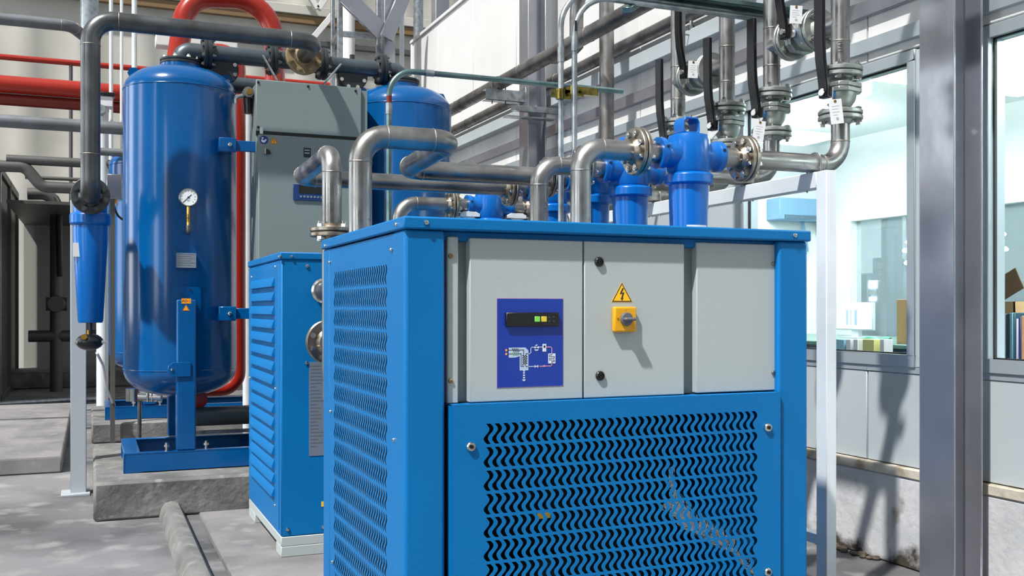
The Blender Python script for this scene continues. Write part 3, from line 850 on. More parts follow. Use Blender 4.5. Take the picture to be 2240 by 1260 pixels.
# gauge, nameplate and stickers on the first tank
gx = PX(412, 6.46); gz = PZ(412, 432, Y=6.46); sy = TY - math.sqrt(TR ** 2 - (gx - TX1) ** 2)
gc = Vector((gx, sy - .055, gz))
g = obj('pressure_gauge', MB().lathe([(.054, .045), (.057, .04), (.057, .004), (.055, 0), (.050, 0), (.050, .006), (0, .006)], gc, (0, 1, 0), 36), 'steel_bright', t1)
obj('dial', MB().cyl(gc + Vector((0, .004, 0)), gc + Vector((0, .008, 0)), .050, seg=32), 'dial_white', g)
nd = MB(); nd.bar(gc + Vector((.018, .003, .018)), gc + Vector((-.034, .003, -.034)), .0035, .001, (0, 1, 0)); nd.cyl(gc + Vector((0, .0035, 0)), gc + Vector((0, .001, 0)), .006, seg=12)
obj('needle', nd, 'print_dark', g)
tk = MB()
for i in range(11):
    a = math.radians(225 - 27 * i)
    p = gc + Vector((math.cos(a) * .043, .0035, math.sin(a) * .043)); q = gc + Vector((math.cos(a) * .036, .0035, math.sin(a) * .036))
    tk.bar(p, q, .0022, .001, (0, 1, 0))
obj('scale_marks', tk, 'print_dark', g)
text(g, 'bar', gc + Vector((0, .0036, -.02)), (1, 0, 0), (0, 0, 1), .012, 'print_dark')
gs = MB()
gs.cyl(gc + Vector((0, .025, -.055)), gc + Vector((0, .025, -.10)), .010, seg=6); gs.cyl(gc + Vector((0, .025, -.10)), gc + Vector((0, .025, -.15)), .013, seg=12)
gs.cyl(gc + Vector((0, .025, -.15)), gc + Vector((0, .025, -.175)), .010, seg=6)
obj('gauge_cock', gs, 'brass', g)
gs = MB(); gs.tube(bend([gc + Vector((0, .025, -.17)), gc + Vector((0, .025, -.21)), gc + Vector((0, .07, -.21))], .015, 5), .015, 12)
gs.cyl(gc + Vector((0, .022, -.125)), gc + Vector((0, -.012, -.125)), .007, seg=8)
obj('gauge_elbow', gs, 'steel_dull', g)
nx0, nx1 = PX(383, 6.48), PX(429, 6.48); nz0, nz1 = PZ(405, 587, Y=6.48), PZ(405, 553, Y=6.48)
np_ = obj('nameplate', MB().box(nx0, nx1, 6.462, 6.52, nz0, nz1), 'tank_blue', t1, .002)
pf_ = obj('plate_face', MB().box(nx0 + .006, nx1 - .002, 6.459, 6.463, nz0 + .003, nz1 - .003), 'plate_grey', np_)
for i, z in enumerate((.9, .76, .62, .48, .34, .2)):
    zz = nz0 + (nz1 - nz0) * z
    obj('print_line', MB().box(nx0 + .014, nx1 - .012 - .02 * (i % 2), 6.4583, 6.4592, zz - .0015, zz + .0015), 'knob_grey', np_)
legf = TY - TR - .085
lg = [o for o in t1.children if o.name.startswith('leg') and 'pad' not in o.name][0]
sx0, sx1 = PX(397, legf), PX(418, legf); sz0, sz1 = PZ(407, 664, Y=legf), PZ(407, 653, Y=legf)
sk = obj('yellow_label', MB().box(sx0, sx1, legf - .0012, legf, sz0, sz1), 'sign_orange', lg)
text(lg, 'AD-1', ((sx0 + sx1) / 2, legf - .0015, (sz0 + sz1) / 2), (1, 0, 0), (0, 0, 1), .023, 'print_dark')
w_, c_ = tri(lg, P(398.5, 680, Y=legf), P(415, 680, Y=legf), P(407, 666, Y=legf), (0, -1, 0), 'sign_orange', 'sign_orange')
obj('hole', MB().cyl((TX1 + .03, TY - TR - .014, 1.315), (TX1 + .03, TY - TR + .02, 1.315), .006, seg=10), 'dark_interior', t1)

# skids
def skid(label, dy, dz, x0=.181, x1=2.45):
    t = thing('tank_skid', label, 'skid', ((x0 + x1) / 2, 6.8 + dy, .218 + dz))
    y0, y1 = 6.40 + dy, 7.16 + dy; z0, z1 = .218 + dz, .337 + dz
    for yy, s in ((y0, 1), (y1, -1)):
        mb = MB(); a, c = (yy, yy + .008) if s > 0 else (yy - .008, yy)
        mb.box(x0, x1, a, c, z0, z1)
        f0, f1 = (yy, yy + .055) if s > 0 else (yy - .055, yy)
        mb.box(x0, x1, f0, f1, z1 - .008, z1); mb.box(x0, x1, f0, f1, z0, z0 + .008)
        obj('side_channel', mb, 'tank_blue', t, .002)
    for xx in (x0, x1 - .09):
        obj('end_channel', MB().box(xx, xx + .09, y0 + .02, y1 - .02, z1 - .03, z1 + .001), 'tank_blue', t, .003)
    obj('end_plate', MB().box(x0 - .006, x0 + .002, y0 + .002, y0 + .12, z0, z1 - .004), 'tank_blue', t, .002)
    for xx in (x0 + .24, x0 + .47):
        obj('foot_bolt', bolt_mesh(.03, 'steel_bright', .010), 'steel_bright', t, M=axm((xx, y0 + .03, z1 + .01), (0, 0, 1)))
    return t
skid('long blue channel skid on the front concrete plinth', 0, 0)
skid('blue channel skid on the rear concrete plinth', 3.5, -.038, .12)
mp = obj('bottom_manifold', MB().tube([(.62, 6.80, .50), (2.35, 6.80, .50)], .062, 24), 'header_pipe')
tag(mp, 'dark grey manifold pipe lying low between the tank legs', 'pipe')
rl = obj('skid_rail', MB().box(.59, 2.4, 6.62, 6.66, .405, .425), 'steel_dull')
tag(rl, 'thin steel rail below the dark bottom manifold', 'rail')

# blue straps from tank to cabinet
for z, lab in ((PZ(520, 318, Y=6.5), 'blue strap bolted between gauge tank and cabinet near the top'), (PZ(505, 686, Y=6.5), 'blue strap bolted between gauge tank and cabinet lower down')):
    t = thing('tank_strap', lab, 'bracket', (.86, 6.52, z))
    obj('strap', MB().box(.82, 1.0, 6.515, 6.535, z - .034, z + .034), 'tank_blue', t, .003)
    obj('pad', MB().box(.735, .84, 6.495, 6.60, z - .045, z + .045), 'tank_blue', t, .004)
    screw(t, (.80, 6.495, z), (0, -1, 0), .015)

# grey control cabinet between the towers
CBY, CBX0, CBX1 = 6.45, .955, 1.628
cab = thing('control_cabinet', 'tall grey control cabinet between the two blue tanks', 'cabinet', ((CBX0 + CBX1) / 2, 6.6, .34))
obj('body', MB().box(CBX0 + .006, 1.675, CBY + .02, 6.75, .30, 2.63), 'cabinet_grey', cab, .004)
up = obj('upper_panel', MB().box(CBX0, CBX1, CBY, CBY + .026, 2.318, 2.642), 'cabinet_grey', cab, .003)
zt = 2.642
dd = obj('door', MB().box(CBX0 + .012, CBX1 + .004, CBY - .012, CBY + .03, .42, 2.296), 'cabinet_grey', cab, .004)
obj('top_gap', MB().box(CBX0 + .002, CBX1, CBY + .004, CBY + .03, 2.292, 2.322), 'gasket', cab)
for px, py in ((565, 180), (674, 189), (778, 199), (565, 278)): screw(up, P(px, py, Y=CBY), (0, -1, 0), .008, 'black_plastic')
obj('hinge', MB().cyl(P(572, 293, Y=CBY - .014), P(572, 279, Y=CBY - .014), .010, seg=10), 'white_paint', dd)
yc = CBY - .012
sc = P(577.5, 306, Y=yc)
sg = obj('mandatory_sign', MB().cyl(sc, sc + Vector((0, -.001, 0)), .027, seg=32), 'sign_blue', dd)
pm = MB()                                          # white book-reader pictogram
pm.cyl(sc + Vector((-.009, -.0008, .011)), sc + Vector((-.009, -.0016, .011)), .006, seg=12)
pm.prism([(-.016, .004), (.000, -.004), (.010, .006), (.017, .002), (.004, -.017), (-.010, -.016), (-.019, -.006)], sc + Vector((0, -.0008, 0)), (1, 0, 0), (0, 0, 1), .0008)
obj('pictogram', pm, 'print_white', sg)
w_, c_ = tri(dd, P(590.5, 314.5, Y=yc), P(608, 315.5, Y=yc), P(599, 299, Y=yc), (0, -1, 0), 'sign_orange', 'sign_orange')
obj('exclamation', MB().box(c_.x - .0015, c_.x + .0015, yc - .002, yc - .0012, c_.z - .006, c_.z + .014).box(c_.x - .0015, c_.x + .0015, yc - .002, yc - .0012, c_.z - .012, c_.z - .009), 'print_dark', w_)
pk = P(583, 332, Y=yc)
hd = obj('door_latch', MB().box(pk.x - .016, pk.x - .008, yc - .03, yc, pk.z - .018, pk.z + .018), 'steel_bright', dd)
obj('latch_wing', MB().prism([(0, -.018), (.034, -.014), (.022, .008), (0, .018)], pk + Vector((-.008, -.012, 0)), (1, 0, 0), (0, 0, 1), .012), 'black_plastic', hd)
a, c = P(664, 323, Y=yc), P(680, 345, Y=yc)
sg = obj('info_label', MB().box(a.x, c.x, yc - .001, yc, c.z, a.z), 'print_dark', dd)
for f in (.25, .55): obj('print_line', MB().box(a.x + .006, c.x - .008, yc - .002, yc - .0008, a.z - (a.z - c.z) * f - .004, a.z - (a.z - c.z) * f + .004), 'plate_grey', sg)
a, c = P(641, 402, Y=yc), P(722, 441, Y=yc)
hm = obj('operator_display', MB().box(a.x, c.x, yc - .010, yc, c.z, a.z), 'sign_blue', dd, .002)
obj('screen', MB().box(a.x + .035, c.x - .02, yc - .012, yc - .009, c.z + .045, a.z - .008), 'display_glass', hm)
for i in range(9):
    xx = a.x + .042 + i * .022
    obj('key', MB().box(xx, xx + .012, yc - .013, yc - .009, c.z + .018, c.z + .030), 'plate_grey', hm)
# regulators on the cabinet's left flank
rg = thing('pressure_regulator', 'small black and brass regulator on the left flank of the grey cabinet', 'regulator', P(543, 222, Y=6.62))
rc = Vector((.93, 6.62, PZ(543, 215, Y=6.62)))
obj('bowl', MB().cyl(rc, rc + Vector((0, 0, -.10)), .030, .024, seg=16), 'black_plastic', rg)
obj('cap', MB().cyl(rc + Vector((-.005, -.055, .03)), rc + Vector((-.005, .04, .03)), .034, seg=18), 'steel_dull', rg)
obj('fitting', MB().cyl(rc + Vector((0, -.07, .03)), rc + Vector((0, -.05, .03)), .018, seg=8), 'brass', rg)
obj('elbow', MB().tube(bend([rc + Vector((-.01, 0, .02)), rc + Vector((-.08, 0, .0)), rc + Vector((-.08, 0, -.04))], .02, 4), .014, 10), 'steel_bright', rg)

# ---------------------------------------------------------------- header pipework on the towers
HZ = 2.853
hd_ = thing('tower_header', 'dark grey flanged header pipe joining the tops of the two blue tanks', 'pipe', (1.286, TY, HZ))
for s, xt in ((1, TX1), (-1, TX2)):
    e = MB(); zb = 2.594 + .20 + .012
    e.tube(bend([(xt, TY, zb), (xt, TY, HZ + .02), (xt + s * .19, TY, HZ + .02)], .062, 10), .056, 24)
    obj('elbow', e, 'header_pipe', hd_)
XJ = (.70, 1.12, 1.455, 1.872)
for a, c in ((XJ[0], XJ[1]), (XJ[1], XJ[2]), (XJ[2], XJ[3])):
    obj('pipe', MB().cyl((a, TY, HZ + .02), (c, TY, HZ + .02), .055, seg=28), 'header_pipe', hd_)
for x in XJ:
    flange_pair(hd_, (x, TY, HZ + .02), (1, 0, 0), R=.108, t=.020, gap=.010, n=8, pr=.055, m='header_flange', br=.009, bm='steel_dull')
obj('tee', MB().cyl((1.286, TY, HZ + .02), (1.286, TY - .19, HZ), .055, seg=24), 'header_pipe', hd_)
# lower cross header with wafer valves
lh = thing('lower_header', 'dark lower cross pipe with wafer valve bodies behind the tower header', 'pipe', (1.286, TY + .24, 2.74))
obj('pipe', MB().cyl((.62, TY + .24, 2.73), (2.0, TY + .24, 2.73), .055, seg=24), 'header_pipe', lh)
for px, py in ((487, 146), (772, 160)):
    c = P(px, py, Y=TY - .02)
    v_ = obj('valve_body', MB().lathe([(.10, 0), (.105, .006), (.105, .05), (.10, .056), (0, .056)], c + Vector((0, 0, -.015)), (0, 1, 0), 36), 'header_flange', lh)
    obj('branch', MB().cyl(c + Vector((0, .05, -.015)), c + Vector((0, .26, -.015)), .055, seg=20), 'header_pipe', v_)
    for i in range(8):
        h = 2 * PI * i / 8 + .4
        obj('bolt', bolt_mesh(.05, 'steel_bright', .008), 'steel_bright', v_, M=axm(c + Vector((math.cos(h) * .085, .028, math.sin(h) * .085 - .015)), (0, 1, 0)))
    obj('actuator_stub', MB().cyl(c + Vector((.0, .02, .08)), c + Vector((.0, .02, .13)), .018, seg=12), 'header_flange', v_)
for p, q in (((575, 121), (606, 176)), ((746, 140), (706, 187))):
    st = obj('stay_rod', MB().bar(P(*p, Y=6.70), P(*q, Y=6.52), .012, .008), 'galvanized')
    tag(st, 'thin steel stay from the header down to the cabinet top, ' + ('rising to the left' if p[0] < 600 else 'rising to the right'), 'rod')

# big dark pipe rising from the far-left filter and running to the header
PYB = 6.22
VX = -.005
mp = thing('main_pipe', 'dark steel pipe bent from the left filter over to the tower header', 'pipe', (VX, PYB, 1.8))
path = bend([(VX, 6.37, 1.86), (VX, PYB, 1.86), (VX, PYB, HZ), (1.286, PYB, HZ), (1.286, TY - .21, HZ)], [.08, .13, .13], 10)
obj('pipe', MB().tube(path, .053, 32), 'dark_pipe', mp)
for c, a in (((VX, PYB, HZ - .15), (0, 0, 1)), ((VX + .15, PYB, HZ), (1, 0, 0)), ((VX, PYB, 2.08), (0, 0, 1)), ((1.286 - .16, PYB, HZ), (1, 0, 0))):
    weld(mp, c, a, .0535)
flange_pair(mp, (1.286, TY - .235, HZ), (0, -1, 0), R=.118, t=.022, n=8, pr=.053, m='rust_flange', bm='rust_flange', br=.011)
flange_pair(mp, (VX, 6.38, 1.86), (0, -1, 0), R=.108, t=.020, n=8, pr=.053, m='dark_pipe', bm='dark_pipe', br=.010)
# far-left filter
FY = 6.55
lf = thing('pipe_filter', 'long tapered blue filter bowl hanging at the foot of the dark pipe', 'filter', (VX, FY, 1.0))
z = lambda v: PZ(190, v, Y=FY)
obj('head', MB().lathe([(.085, z(492)), (.095, z(486)), (.095, z(452)), (.085, z(418)), (.06, z(400)), (0, z(398))], (VX, FY, 0), (0, 0, 1), 32), 'filter_blue', lf)
obj('inlet', MB().cyl((VX, FY, 1.86), (VX, 6.40, 1.86), .062, seg=24), 'filter_blue', lf)
co = MB().lathe([(.104, z(494)), (.116, z(490)), (.116, z(470)), (.104, z(466))], (VX, FY, 0), (0, 0, 1), 12)
obj('collar', co, 'filter_blue', lf, .004)
obj('bowl', MB().lathe([(.0, z(706)), (.066, z(706)), (.071, z(702)), (.098, z(520)), (.098, z(492))], (VX, FY, 0), (0, 0, 1), 36), 'filter_blue', lf)
pl = obj('label', MB().box(VX - .096, VX - .05, FY - .07, FY - .02, z(563), z(533)), 'paper', lf)
dn = obj('drain_pipe', MB().cyl((VX, FY, z(706)), (VX, FY, z(735)), .010, seg=10), 'black_plastic', lf)
dv = thing('float_drain', 'black float drain with brass plug under the tapered blue filter', 'drain', (VX, FY, z(770)))
obj('body', MB().ball((VX - .005, FY, z(748)), .078, 20, 10, (1, 1, .66)), 'black_plastic', dv)
obj('plug', MB().cyl((VX - .035, FY - .06, z(737)), (VX - .035, FY - .075, z(736)), .017, seg=12), 'brass', dv)
obj('brass_nipple', MB().cyl((VX - .01, FY - .015, z(735)), (VX - .01, FY - .015, z(722)), .012, seg=6), 'brass', dv)
for s in (-1, 1): obj('side_screw', MB().cyl((VX + s * .06, FY - .03, z(748)), (VX + s * .088, FY - .03, z(748)), .010, seg=8), 'steel_bright', dv)
# white post and tubes beside it
wp = thing('support_post', 'white square post holding the tapered blue filter', 'post', (-.075, 7.1, 0))
obj('post', MB().box(-.125, -.03, 7.06, 7.15, .0, 1.9), 'post_grey', wp, .004)
obj('base_plate', MB().box(-.18, -.008, 7.0, 7.20, 0, .014), 'post_grey', wp, .002)
obj('arm', MB().box(-.06, .03, 6.66, 7.07, 1.56, 1.62), 'post_grey', wp, .003)

# ================================================================ pipe lines, filters, risers and valves
RX = 2.85
LY = [P(p, 675, X=RX).y for p in (1838, 1688, 1590, 1483)] + [5.41]
LZ = 1.790
PR = .038
FJ1, FX, FJ2 = 1.892, 2.118, 2.374
ordw = ['line running nearest the slotted dryer front', 'second line', 'third line', 'fourth line', 'fifth line over the louvred cabinet']

def line_filter(i):
    y = LY[i]
    lab = ['blue in-line filter with big cap loop on the line holding the tagged elbow riser',
           'blue in-line filter directly behind the one with the clear cap loop',
           'blue in-line filter on the third pipe line from the dryer grille',
           'blue in-line filter on the fourth pipe line, behind the thin conduits',
           'blue in-line filter over the louvred cabinet between the white saddles'][i]
    t = thing('pipe_filter', lab, 'filter', (FX, y, 1.2), 'blue in-line filters on the pipe lines')
    r = .083
    hd = MB().lathe([(r * .9, LZ - .075), (r * 1.0, LZ - .06), (r * 1.0, LZ + .05), (r * .92, LZ + .072), (r * .6, LZ + .08), (0, LZ + .08)], (FX, y, 0), (0, 0, 1), 36)
    for s in (-1, 1):
        prof = [(r * .75, .03), (.052, .09), (.056, .112), (.060, .118), (.060, .140), (.05, .141), (.04, .138)]
        hd.lathe(prof, (FX, y, LZ), (s, 0, 0), 32)
    h_ = obj('head', hd, 'filter_blue', t)
    lp = MB(); w = .036                                     # cap loop: a short sleeve standing on the head
    o_ = [(-.042, .0), (.042, .0), (.050, .012), (.050, .048), (.036, .066), (-.036, .066), (-.050, .048), (-.050, .012)]
    i_ = [(-.034, .009), (.034, .009), (.042, .016), (.042, .046), (.031, .058), (-.031, .058), (-.042, .046), (-.042, .016)]
    n = 8; base = Vector((FX - .008, y, LZ + .076)); u = Vector((1, 0, 0)); nrm = u.cross(Vector((0, 0, 1)))
    V = [];
    for off in (-w, w):
        for ring in (o_, i_): V += [base + u * a * .74 + Vector((0, 0, 1)) * c * .98 + nrm * off for a, c in ring]
    F = []
    for k in range(n):
        j = (k + 1) % n
        F += [(k, j, n + j, n + k), (2 * n + k, 3 * n + k, 3 * n + j, 2 * n + j), (k, 2 * n + k, 2 * n + j, j), (n + k, n + j, 3 * n + j, 3 * n + k)]
    obj('cap_loop', lp.add(V, F), 'filter_blue', t, .003, seg=2)
    obj('collar', MB().lathe([(r * .98, LZ - .118), (r * 1.14, LZ - .112), (r * 1.14, LZ - .08), (r * 1.0, LZ - .072)], (FX, y, 0), (0, 0, 1), 16), 'filter_blue', t, .002)
    obj('bowl', MB().lathe([(0, LZ - .332), (.066, LZ - .332), (.071, LZ - .325), (r * .87, LZ - .28), (r * .92, LZ - .13), (r * .92, LZ - .11)], (FX, y, 0), (0, 0, 1), 40), 'filter_blue', t)
    lb = MB(); A = []
    for k in range(7):
        a = math.radians(-128 + 11 * k); A.append((FX + (r * .925) * math.cos(a), y + (r * .925) * math.sin(a)))
    for (xa, ya), (xb, yb) in zip(A[:-1], A[1:]):
        lb.add([(xa, ya, LZ - .318), (xb, yb, LZ - .318), (xb, yb, LZ - .274), (xa, ya, LZ - .274)], [(0, 1, 2, 3)])
    obj('label', lb, 'paper', t)
    for s in (-1, 1): obj('port_plug', MB().cyl((FX + s * .125, y - .061, LZ + .018), (FX + s * .125, y - .055, LZ + .018), .006, seg=10), 'dark_interior', h_)
    return t
for i in range(5): line_filter(i)

def run(name, label, pts, r, rads, m='stainless', welds=True, seg=24, cat='pipe', n=9):
    t = thing(name, label, cat, pts[0])
    path = bend(pts, rads, n)
    obj('pipe', MB().tube(path, r, seg), m, t)
    if welds:
        rl = rads if isinstance(rads, (list, tuple)) else [rads] * (len(pts) - 2)
        for k in range(1, len(pts) - 1):
            p = Vector(pts[k]); a = (Vector(pts[k - 1]) - p).normalized(); b_ = (Vector(pts[k + 1]) - p).normalized()
            tt = rl[k - 1] / math.tan(a.angle(b_) / 2)
            weld(t, p + a * tt, a, r); weld(t, p + b_ * tt, b_, r)
    return t

XV = [1.743, 1.783, None, None, 1.60]
# line 1 and 2: from the dryer, elbow, flange, filter
for i, lab in ((0, 'stainless pipe elbowing from the slotted dryer to the filter with the clear cap loop'),
               (1, 'stainless pipe with stamped digits elbowing to the second blue filter')):
    y = LY[i]; zb = 1.45 if i == 0 else .5
    xv = PX(1270 if i == 0 else 1179, y)
    t = run('pipe_run', lab, [(xv, y, zb), (xv, y, LZ), (FJ1 - .015, y, LZ)], PR, .085)
    flange_pair(t, (FJ1, y, LZ), (1, 0, 0), n=8)
    obj('pipe', MB().cyl((FJ1 + .012, y, LZ), (FX - .11, y, LZ), PR, seg=24), 'stainless', t)
    if i == 1: text(t, '0002', (xv + .016, y - PR + .002, LZ - .18), (0, 0, 1), (-1, 0, 0), .026, 'knob_grey', 'stamped_digits', .001)
# P1 -> line 3 ; P2 -> line 4
t = run('pipe_run', 'thick stainless pipe looping up from the slotted dryer and back to the third filter',
        [(.880, 3.50, 1.45), (.880, 3.50, LZ + .025), (1.225, 3.50, LZ + .025), (1.225, LY[2], LZ), (FJ1 - .015, LY[2], LZ)], .0415, [.095, .075, .075])
flange_pair(t, (FJ1, LY[2], LZ), (1, 0, 0), n=8, pr=.0415)
obj('pipe', MB().cyl((FJ1 + .012, LY[2], LZ), (FX - .11, LY[2], LZ), PR, seg=24), 'stainless', t)
t = run('pipe_run', 'stainless pipe rising from a bolted flange behind the slotted dryer to the fourth filter',
        [(.866, 3.893, .85), (.866, 3.893, LZ + .02), (.866, LY[3], LZ), (FJ1 - .015, LY[3], LZ)], .0385, [.075, .07])
flange_pair(t, (FJ1, LY[3], LZ), (1, 0, 0), n=8)
flange_pair(t, (.866, 3.893, 1.497), (0, 0, 1), R=.085, t=.016, n=4, roll=.6, br=.009)
obj('pipe', MB().cyl((FJ1 + .012, LY[3], LZ), (FX - .11, LY[3], LZ), PR, seg=24), 'stainless', t)
t = run('pipe_run', 'stainless pipe elbowing from the louvred cabinet to the filter between white saddles', [(PX(872, 5.41), 5.41, 1.46), (PX(872, 5.41), 5.41, LZ), (FJ1 - .015, 5.41, LZ)], PR, .10)
flange_pair(t, (FJ1, 5.41, LZ), (1, 0, 0), n=8)
obj('pipe', MB().cyl((FJ1 + .012, 5.41, LZ), (FX - .11, 5.41, LZ), PR, seg=24), 'stainless', t)

# outlet side of every line with its riser
rl_ = ['riser with the tag, rising from the elbow clamped on the white frame', 'riser next to the elbowed one, its tag hanging low', 'riser without a tag on its lower valve', 'riser farthest along the wall behind the cap loop']
VZ = 2.083                                          # centre of the lower valves
BZ = 2.385                                          # height of the by-pass valves
for i in range(5):
    y = LY[i]
    t = thing('pipe_run', ('stainless ' + rl_[i]) if i < 4 else 'stainless pipe from the filter between white saddles down to the floor', 'pipe', (FJ2, y, LZ))
    obj('pipe', MB().cyl((FX + .11, y, LZ), (FJ2 - .012, y, LZ), PR, seg=24), 'stainless', t)
    flange_pair(t, (FJ2, y, LZ), (1, 0, 0), n=8)
    weld(t, (FJ2 - .05, y, LZ), (1, 0, 0), PR)
    if i < 4:
        obj('pipe', MB().tube(bend([(FJ2 + .012, y, LZ), (RX, y, LZ), (RX, y, VZ - .088)], .098, 10), PR, 24), 'stainless', t)
        weld(t, (RX - .098, y, LZ), (1, 0, 0), PR); weld(t, (RX, y, LZ + .098), (0, 0, 1), PR)
        zt_ = 3.3
        up_ = obj('riser', MB().tube(bend([(RX, y, VZ + .088), (RX, y, zt_), (WX + .01, y, zt_)], .098, 8), PR, 24), 'stainless', t)
        if i == 0: text(t, '1161', (RX - .024, y - .0298, 2.27), (0, 0, 1), (-.78, .62, 0), .026, 'print_dark', 'hand_lettering', .001)
        weld(t, (RX, y, BZ + .085), (0, 0, 1), PR); weld(t, (RX, y, BZ - .085), (0, 0, 1), PR)
    else:
        obj('pipe', MB().tube(bend([(FJ2 + .012, y, LZ), (2.60, y, LZ), (2.60, y, 0)], .098, 8), PR, 24), 'stainless', t)

# ---- lever ball valves
def valve(label, M, lever_local, group, tagged):
    """M: local z = flow axis, local x = stem side"""
    t = bpy.data.objects.new('ball_valve', None); t.empty_display_size = .1
    place(t, None, M); tag(t, label, 'valve', group)
    def part(name, key, build, m, parent=t, bevel=0):
        k = ('valve', key)
        if k not in CACHE:
            me = build().mesh(name); me.materials.append(MATS[m]); CACHE[k] = me
        return obj(name, CACHE[k], m, parent, bevel, M=M)
    def plates():
        o8 = [(-.072, -.045), (-.045, -.072), (.045, -.072), (.072, -.045), (.072, .045), (.045, .072), (-.045, .072), (-.072, .045)]
        return o8
    part('body', 'body', lambda: MB().lathe([(.040, -.07), (.042, -.055), (.058, -.032), (.064, -.010), (.064, .002)], seg=32).lathe([(.048, .040), (.044, .05), (.042, .07)], seg=28), 'cast_body')
    part('clamp_plate', 'p1', lambda: MB().prism(plates(), (0, 0, .002), (1, 0, 0), (0, 1, 0), .018), 'cast_body', bevel=.002)
    part('clamp_plate', 'p2', lambda: MB().prism(plates(), (0, 0, .0225), (1, 0, 0), (0, 1, 0), .018), 'cast_body', bevel=.002)
    part('plate_gasket', 'pg', lambda: MB().cyl((0, 0, .019), (0, 0, .0235), .068, seg=24), 'gasket')
    R3 = M.to_3x3()
    for s in (-1, 1):
        c = M @ Vector((0, 0, s * .088)); a = R3 @ Vector((0, 0, s))
        flange_pair(t, c, a, R=.09, t=.017, gap=.005, n=4, pr=.0385, m='cast_body', br=.0088)
    part('stem_gland', 'st', lambda: MB().cyl((.055, 0, -.008), (.092, 0, -.008), .020, seg=12), 'blue_band')
    part('stem', 'stem', lambda: MB().cyl((.05, 0, -.008), (.128, 0, -.008), .013, seg=12), 'steel_bright')
    part('lock_plate', 'lk', lambda: MB().prism([(-.03, -.052), (-.008, -.058), (.03, -.03), (.034, .02), (.0, .035), (-.034, .02)], (.094, 0, -.008), (0, 1, 0), (0, 0, 1), .004), 'steel_bright')
    LM = M @ lever_local
    k = ('valve', 'lever')
    if k not in CACHE:
        lv_ = MB(); W = .022; T = .010
        pth = [(.106, -.028), (.108, .020), (.116, .06), (.130, .125), (.136, .20), (.138, .41)]
        V = []
        for j, (x_, z_) in enumerate(pth):
            for sx, sy_ in ((-T, -W), (T, -W), (T, W), (-T, W)): V.append((x_ + sx, sy_, z_))
        F = [(3, 2, 1, 0)] + [(4 * j + a_, 4 * j + (a_ + 1) % 4, 4 * j + 4 + (a_ + 1) % 4, 4 * j + 4 + a_) for j in range(len(pth) - 1) for a_ in range(4)]
        e_ = 4 * (len(pth) - 1); F.append((e_, e_ + 1, e_ + 2, e_ + 3))
        me = lv_.add(V, F).mesh('lever'); me.materials.append(MATS['black_coated']); CACHE[k] = me
        me2 = MB().cyl((.114, 0, 0), (.122, 0, 0), .010, seg=6).mesh('lever_nut'); me2.materials.append(MATS['steel_bright']); CACHE[('valve', 'nut')] = me2
    lo = obj('lever', CACHE[k], 'black_coated', t, .004, M=LM, seg=2)
    obj('lever_nut', CACHE[('valve', 'nut')], 'steel_bright', lo, M=LM)
    return t
def frame_m(o, x, z):
    x = Vector(x).normalized(); z = Vector(z).normalized(); y = z.cross(x)
    return Matrix(((x.x, y.x, z.x, o[0]), (x.y, y.y, z.y, o[1]), (x.z, y.z, z.z, o[2]), (0, 0, 0, 1)))
STEM = Vector((-.97, -.24, 0))
vl = ['upright lever valve on the riser above the clamped elbow', 'upright lever valve on the riser whose tag hangs low', 'upright lever valve on the riser with no tag of its own', 'upright lever valve behind the blue cap loop']
for i in range(4):
    valve(vl[i], frame_m((RX, LY[i], VZ), STEM, (0, 0, 1)), Matrix(), 'lever ball valves on the risers', True)
for a, c, lab in ((0, 1, 'by-pass lever valve bridging the two tagged risers'), (2, 3, 'by-pass lever valve bridging the two risers behind the cap loop')):
    yc = (LY[a] + LY[c]) / 2
    M = frame_m((RX, yc, BZ), (-1, 0, 0), (0, 1, 0))
    # lever points up: local y of M is z cross x
    up_l = M.to_3x3().inverted() @ Vector((0, 0, 1))
    LL = frame_m((0, 0, 0), (1, 0, 0), up_l)
    valve(lab, M, LL, 'lever ball valves on the risers', True)
    t = thing('by_pass_pipe', 'short by-pass pipe at the ' + ('valve between the tagged risers' if a == 0 else 'valve between risers behind the cap loop'), 'pipe', (RX, yc, BZ))
    for y0, y1 in ((LY[a], yc - .088), (yc + .088, LY[c])):
        obj('stub', MB().cyl((RX, y0, BZ), (RX, y1, BZ), PR, seg=22), 'stainless', t)

# ---- paper tags hanging on the valves
def ptag(label, c, w, h, tilt, u, hook):
    u = Vector(u).normalized(); up = (Vector((0, 0, 1)) + u * tilt).normalized(); u = (u - up * u.dot(up)).normalized(); n = u.cross(up)
    t = thing('paper_tag', label, 'tag', c)
    def b(name, x0, x1, z0, z1, d0, d1, m, parent):
        return obj(name, MB().prism([(x0, z0), (x1, z0), (x1, z1), (x0, z1)], Vector(c) + n * d0, u, up, d1 - d0), m, parent)
    s = b('sheet', -w / 2, w / 2, -h / 2, h / 2, 0, .0012, 'paper', t)
    for i, (x0, x1, z) in enumerate(((-.3, .3, .22), (-.3, .2, .10), (-.3, .3, -.02), (-.25, .1, -.14))):
        b('print_line', x0 * w, x1 * w, z * h - .001, z * h + .001, .0012, .0016, 'paper_print', s)
    b('print_mark', -.06 * w, .14 * w, -.36 * h, -.24 * h, .0012, .0016, 'paper_print', s)
    obj('eyelet', MB().cyl(Vector(c) + up * (h * .42) + n * .0005, Vector(c) + up * (h * .42) + n * .003, .0055, seg=12), 'brass', s)
    obj('string', MB().tube([Vector(c) + up * (h * .42) + n * .002, Vector(c) + up * (h * .60) - n * .02, Vector(hook)], .0012, 6), 'steel_dull', t)
U = (.93, -.37, 0)
ptag('white paper tag on the riser valve above the clamped elbow', P(1829, 244, Y=LY[0] - .11), .052, .098, -.12, U, (RX - .10, LY[0] - .025, VZ - .01))
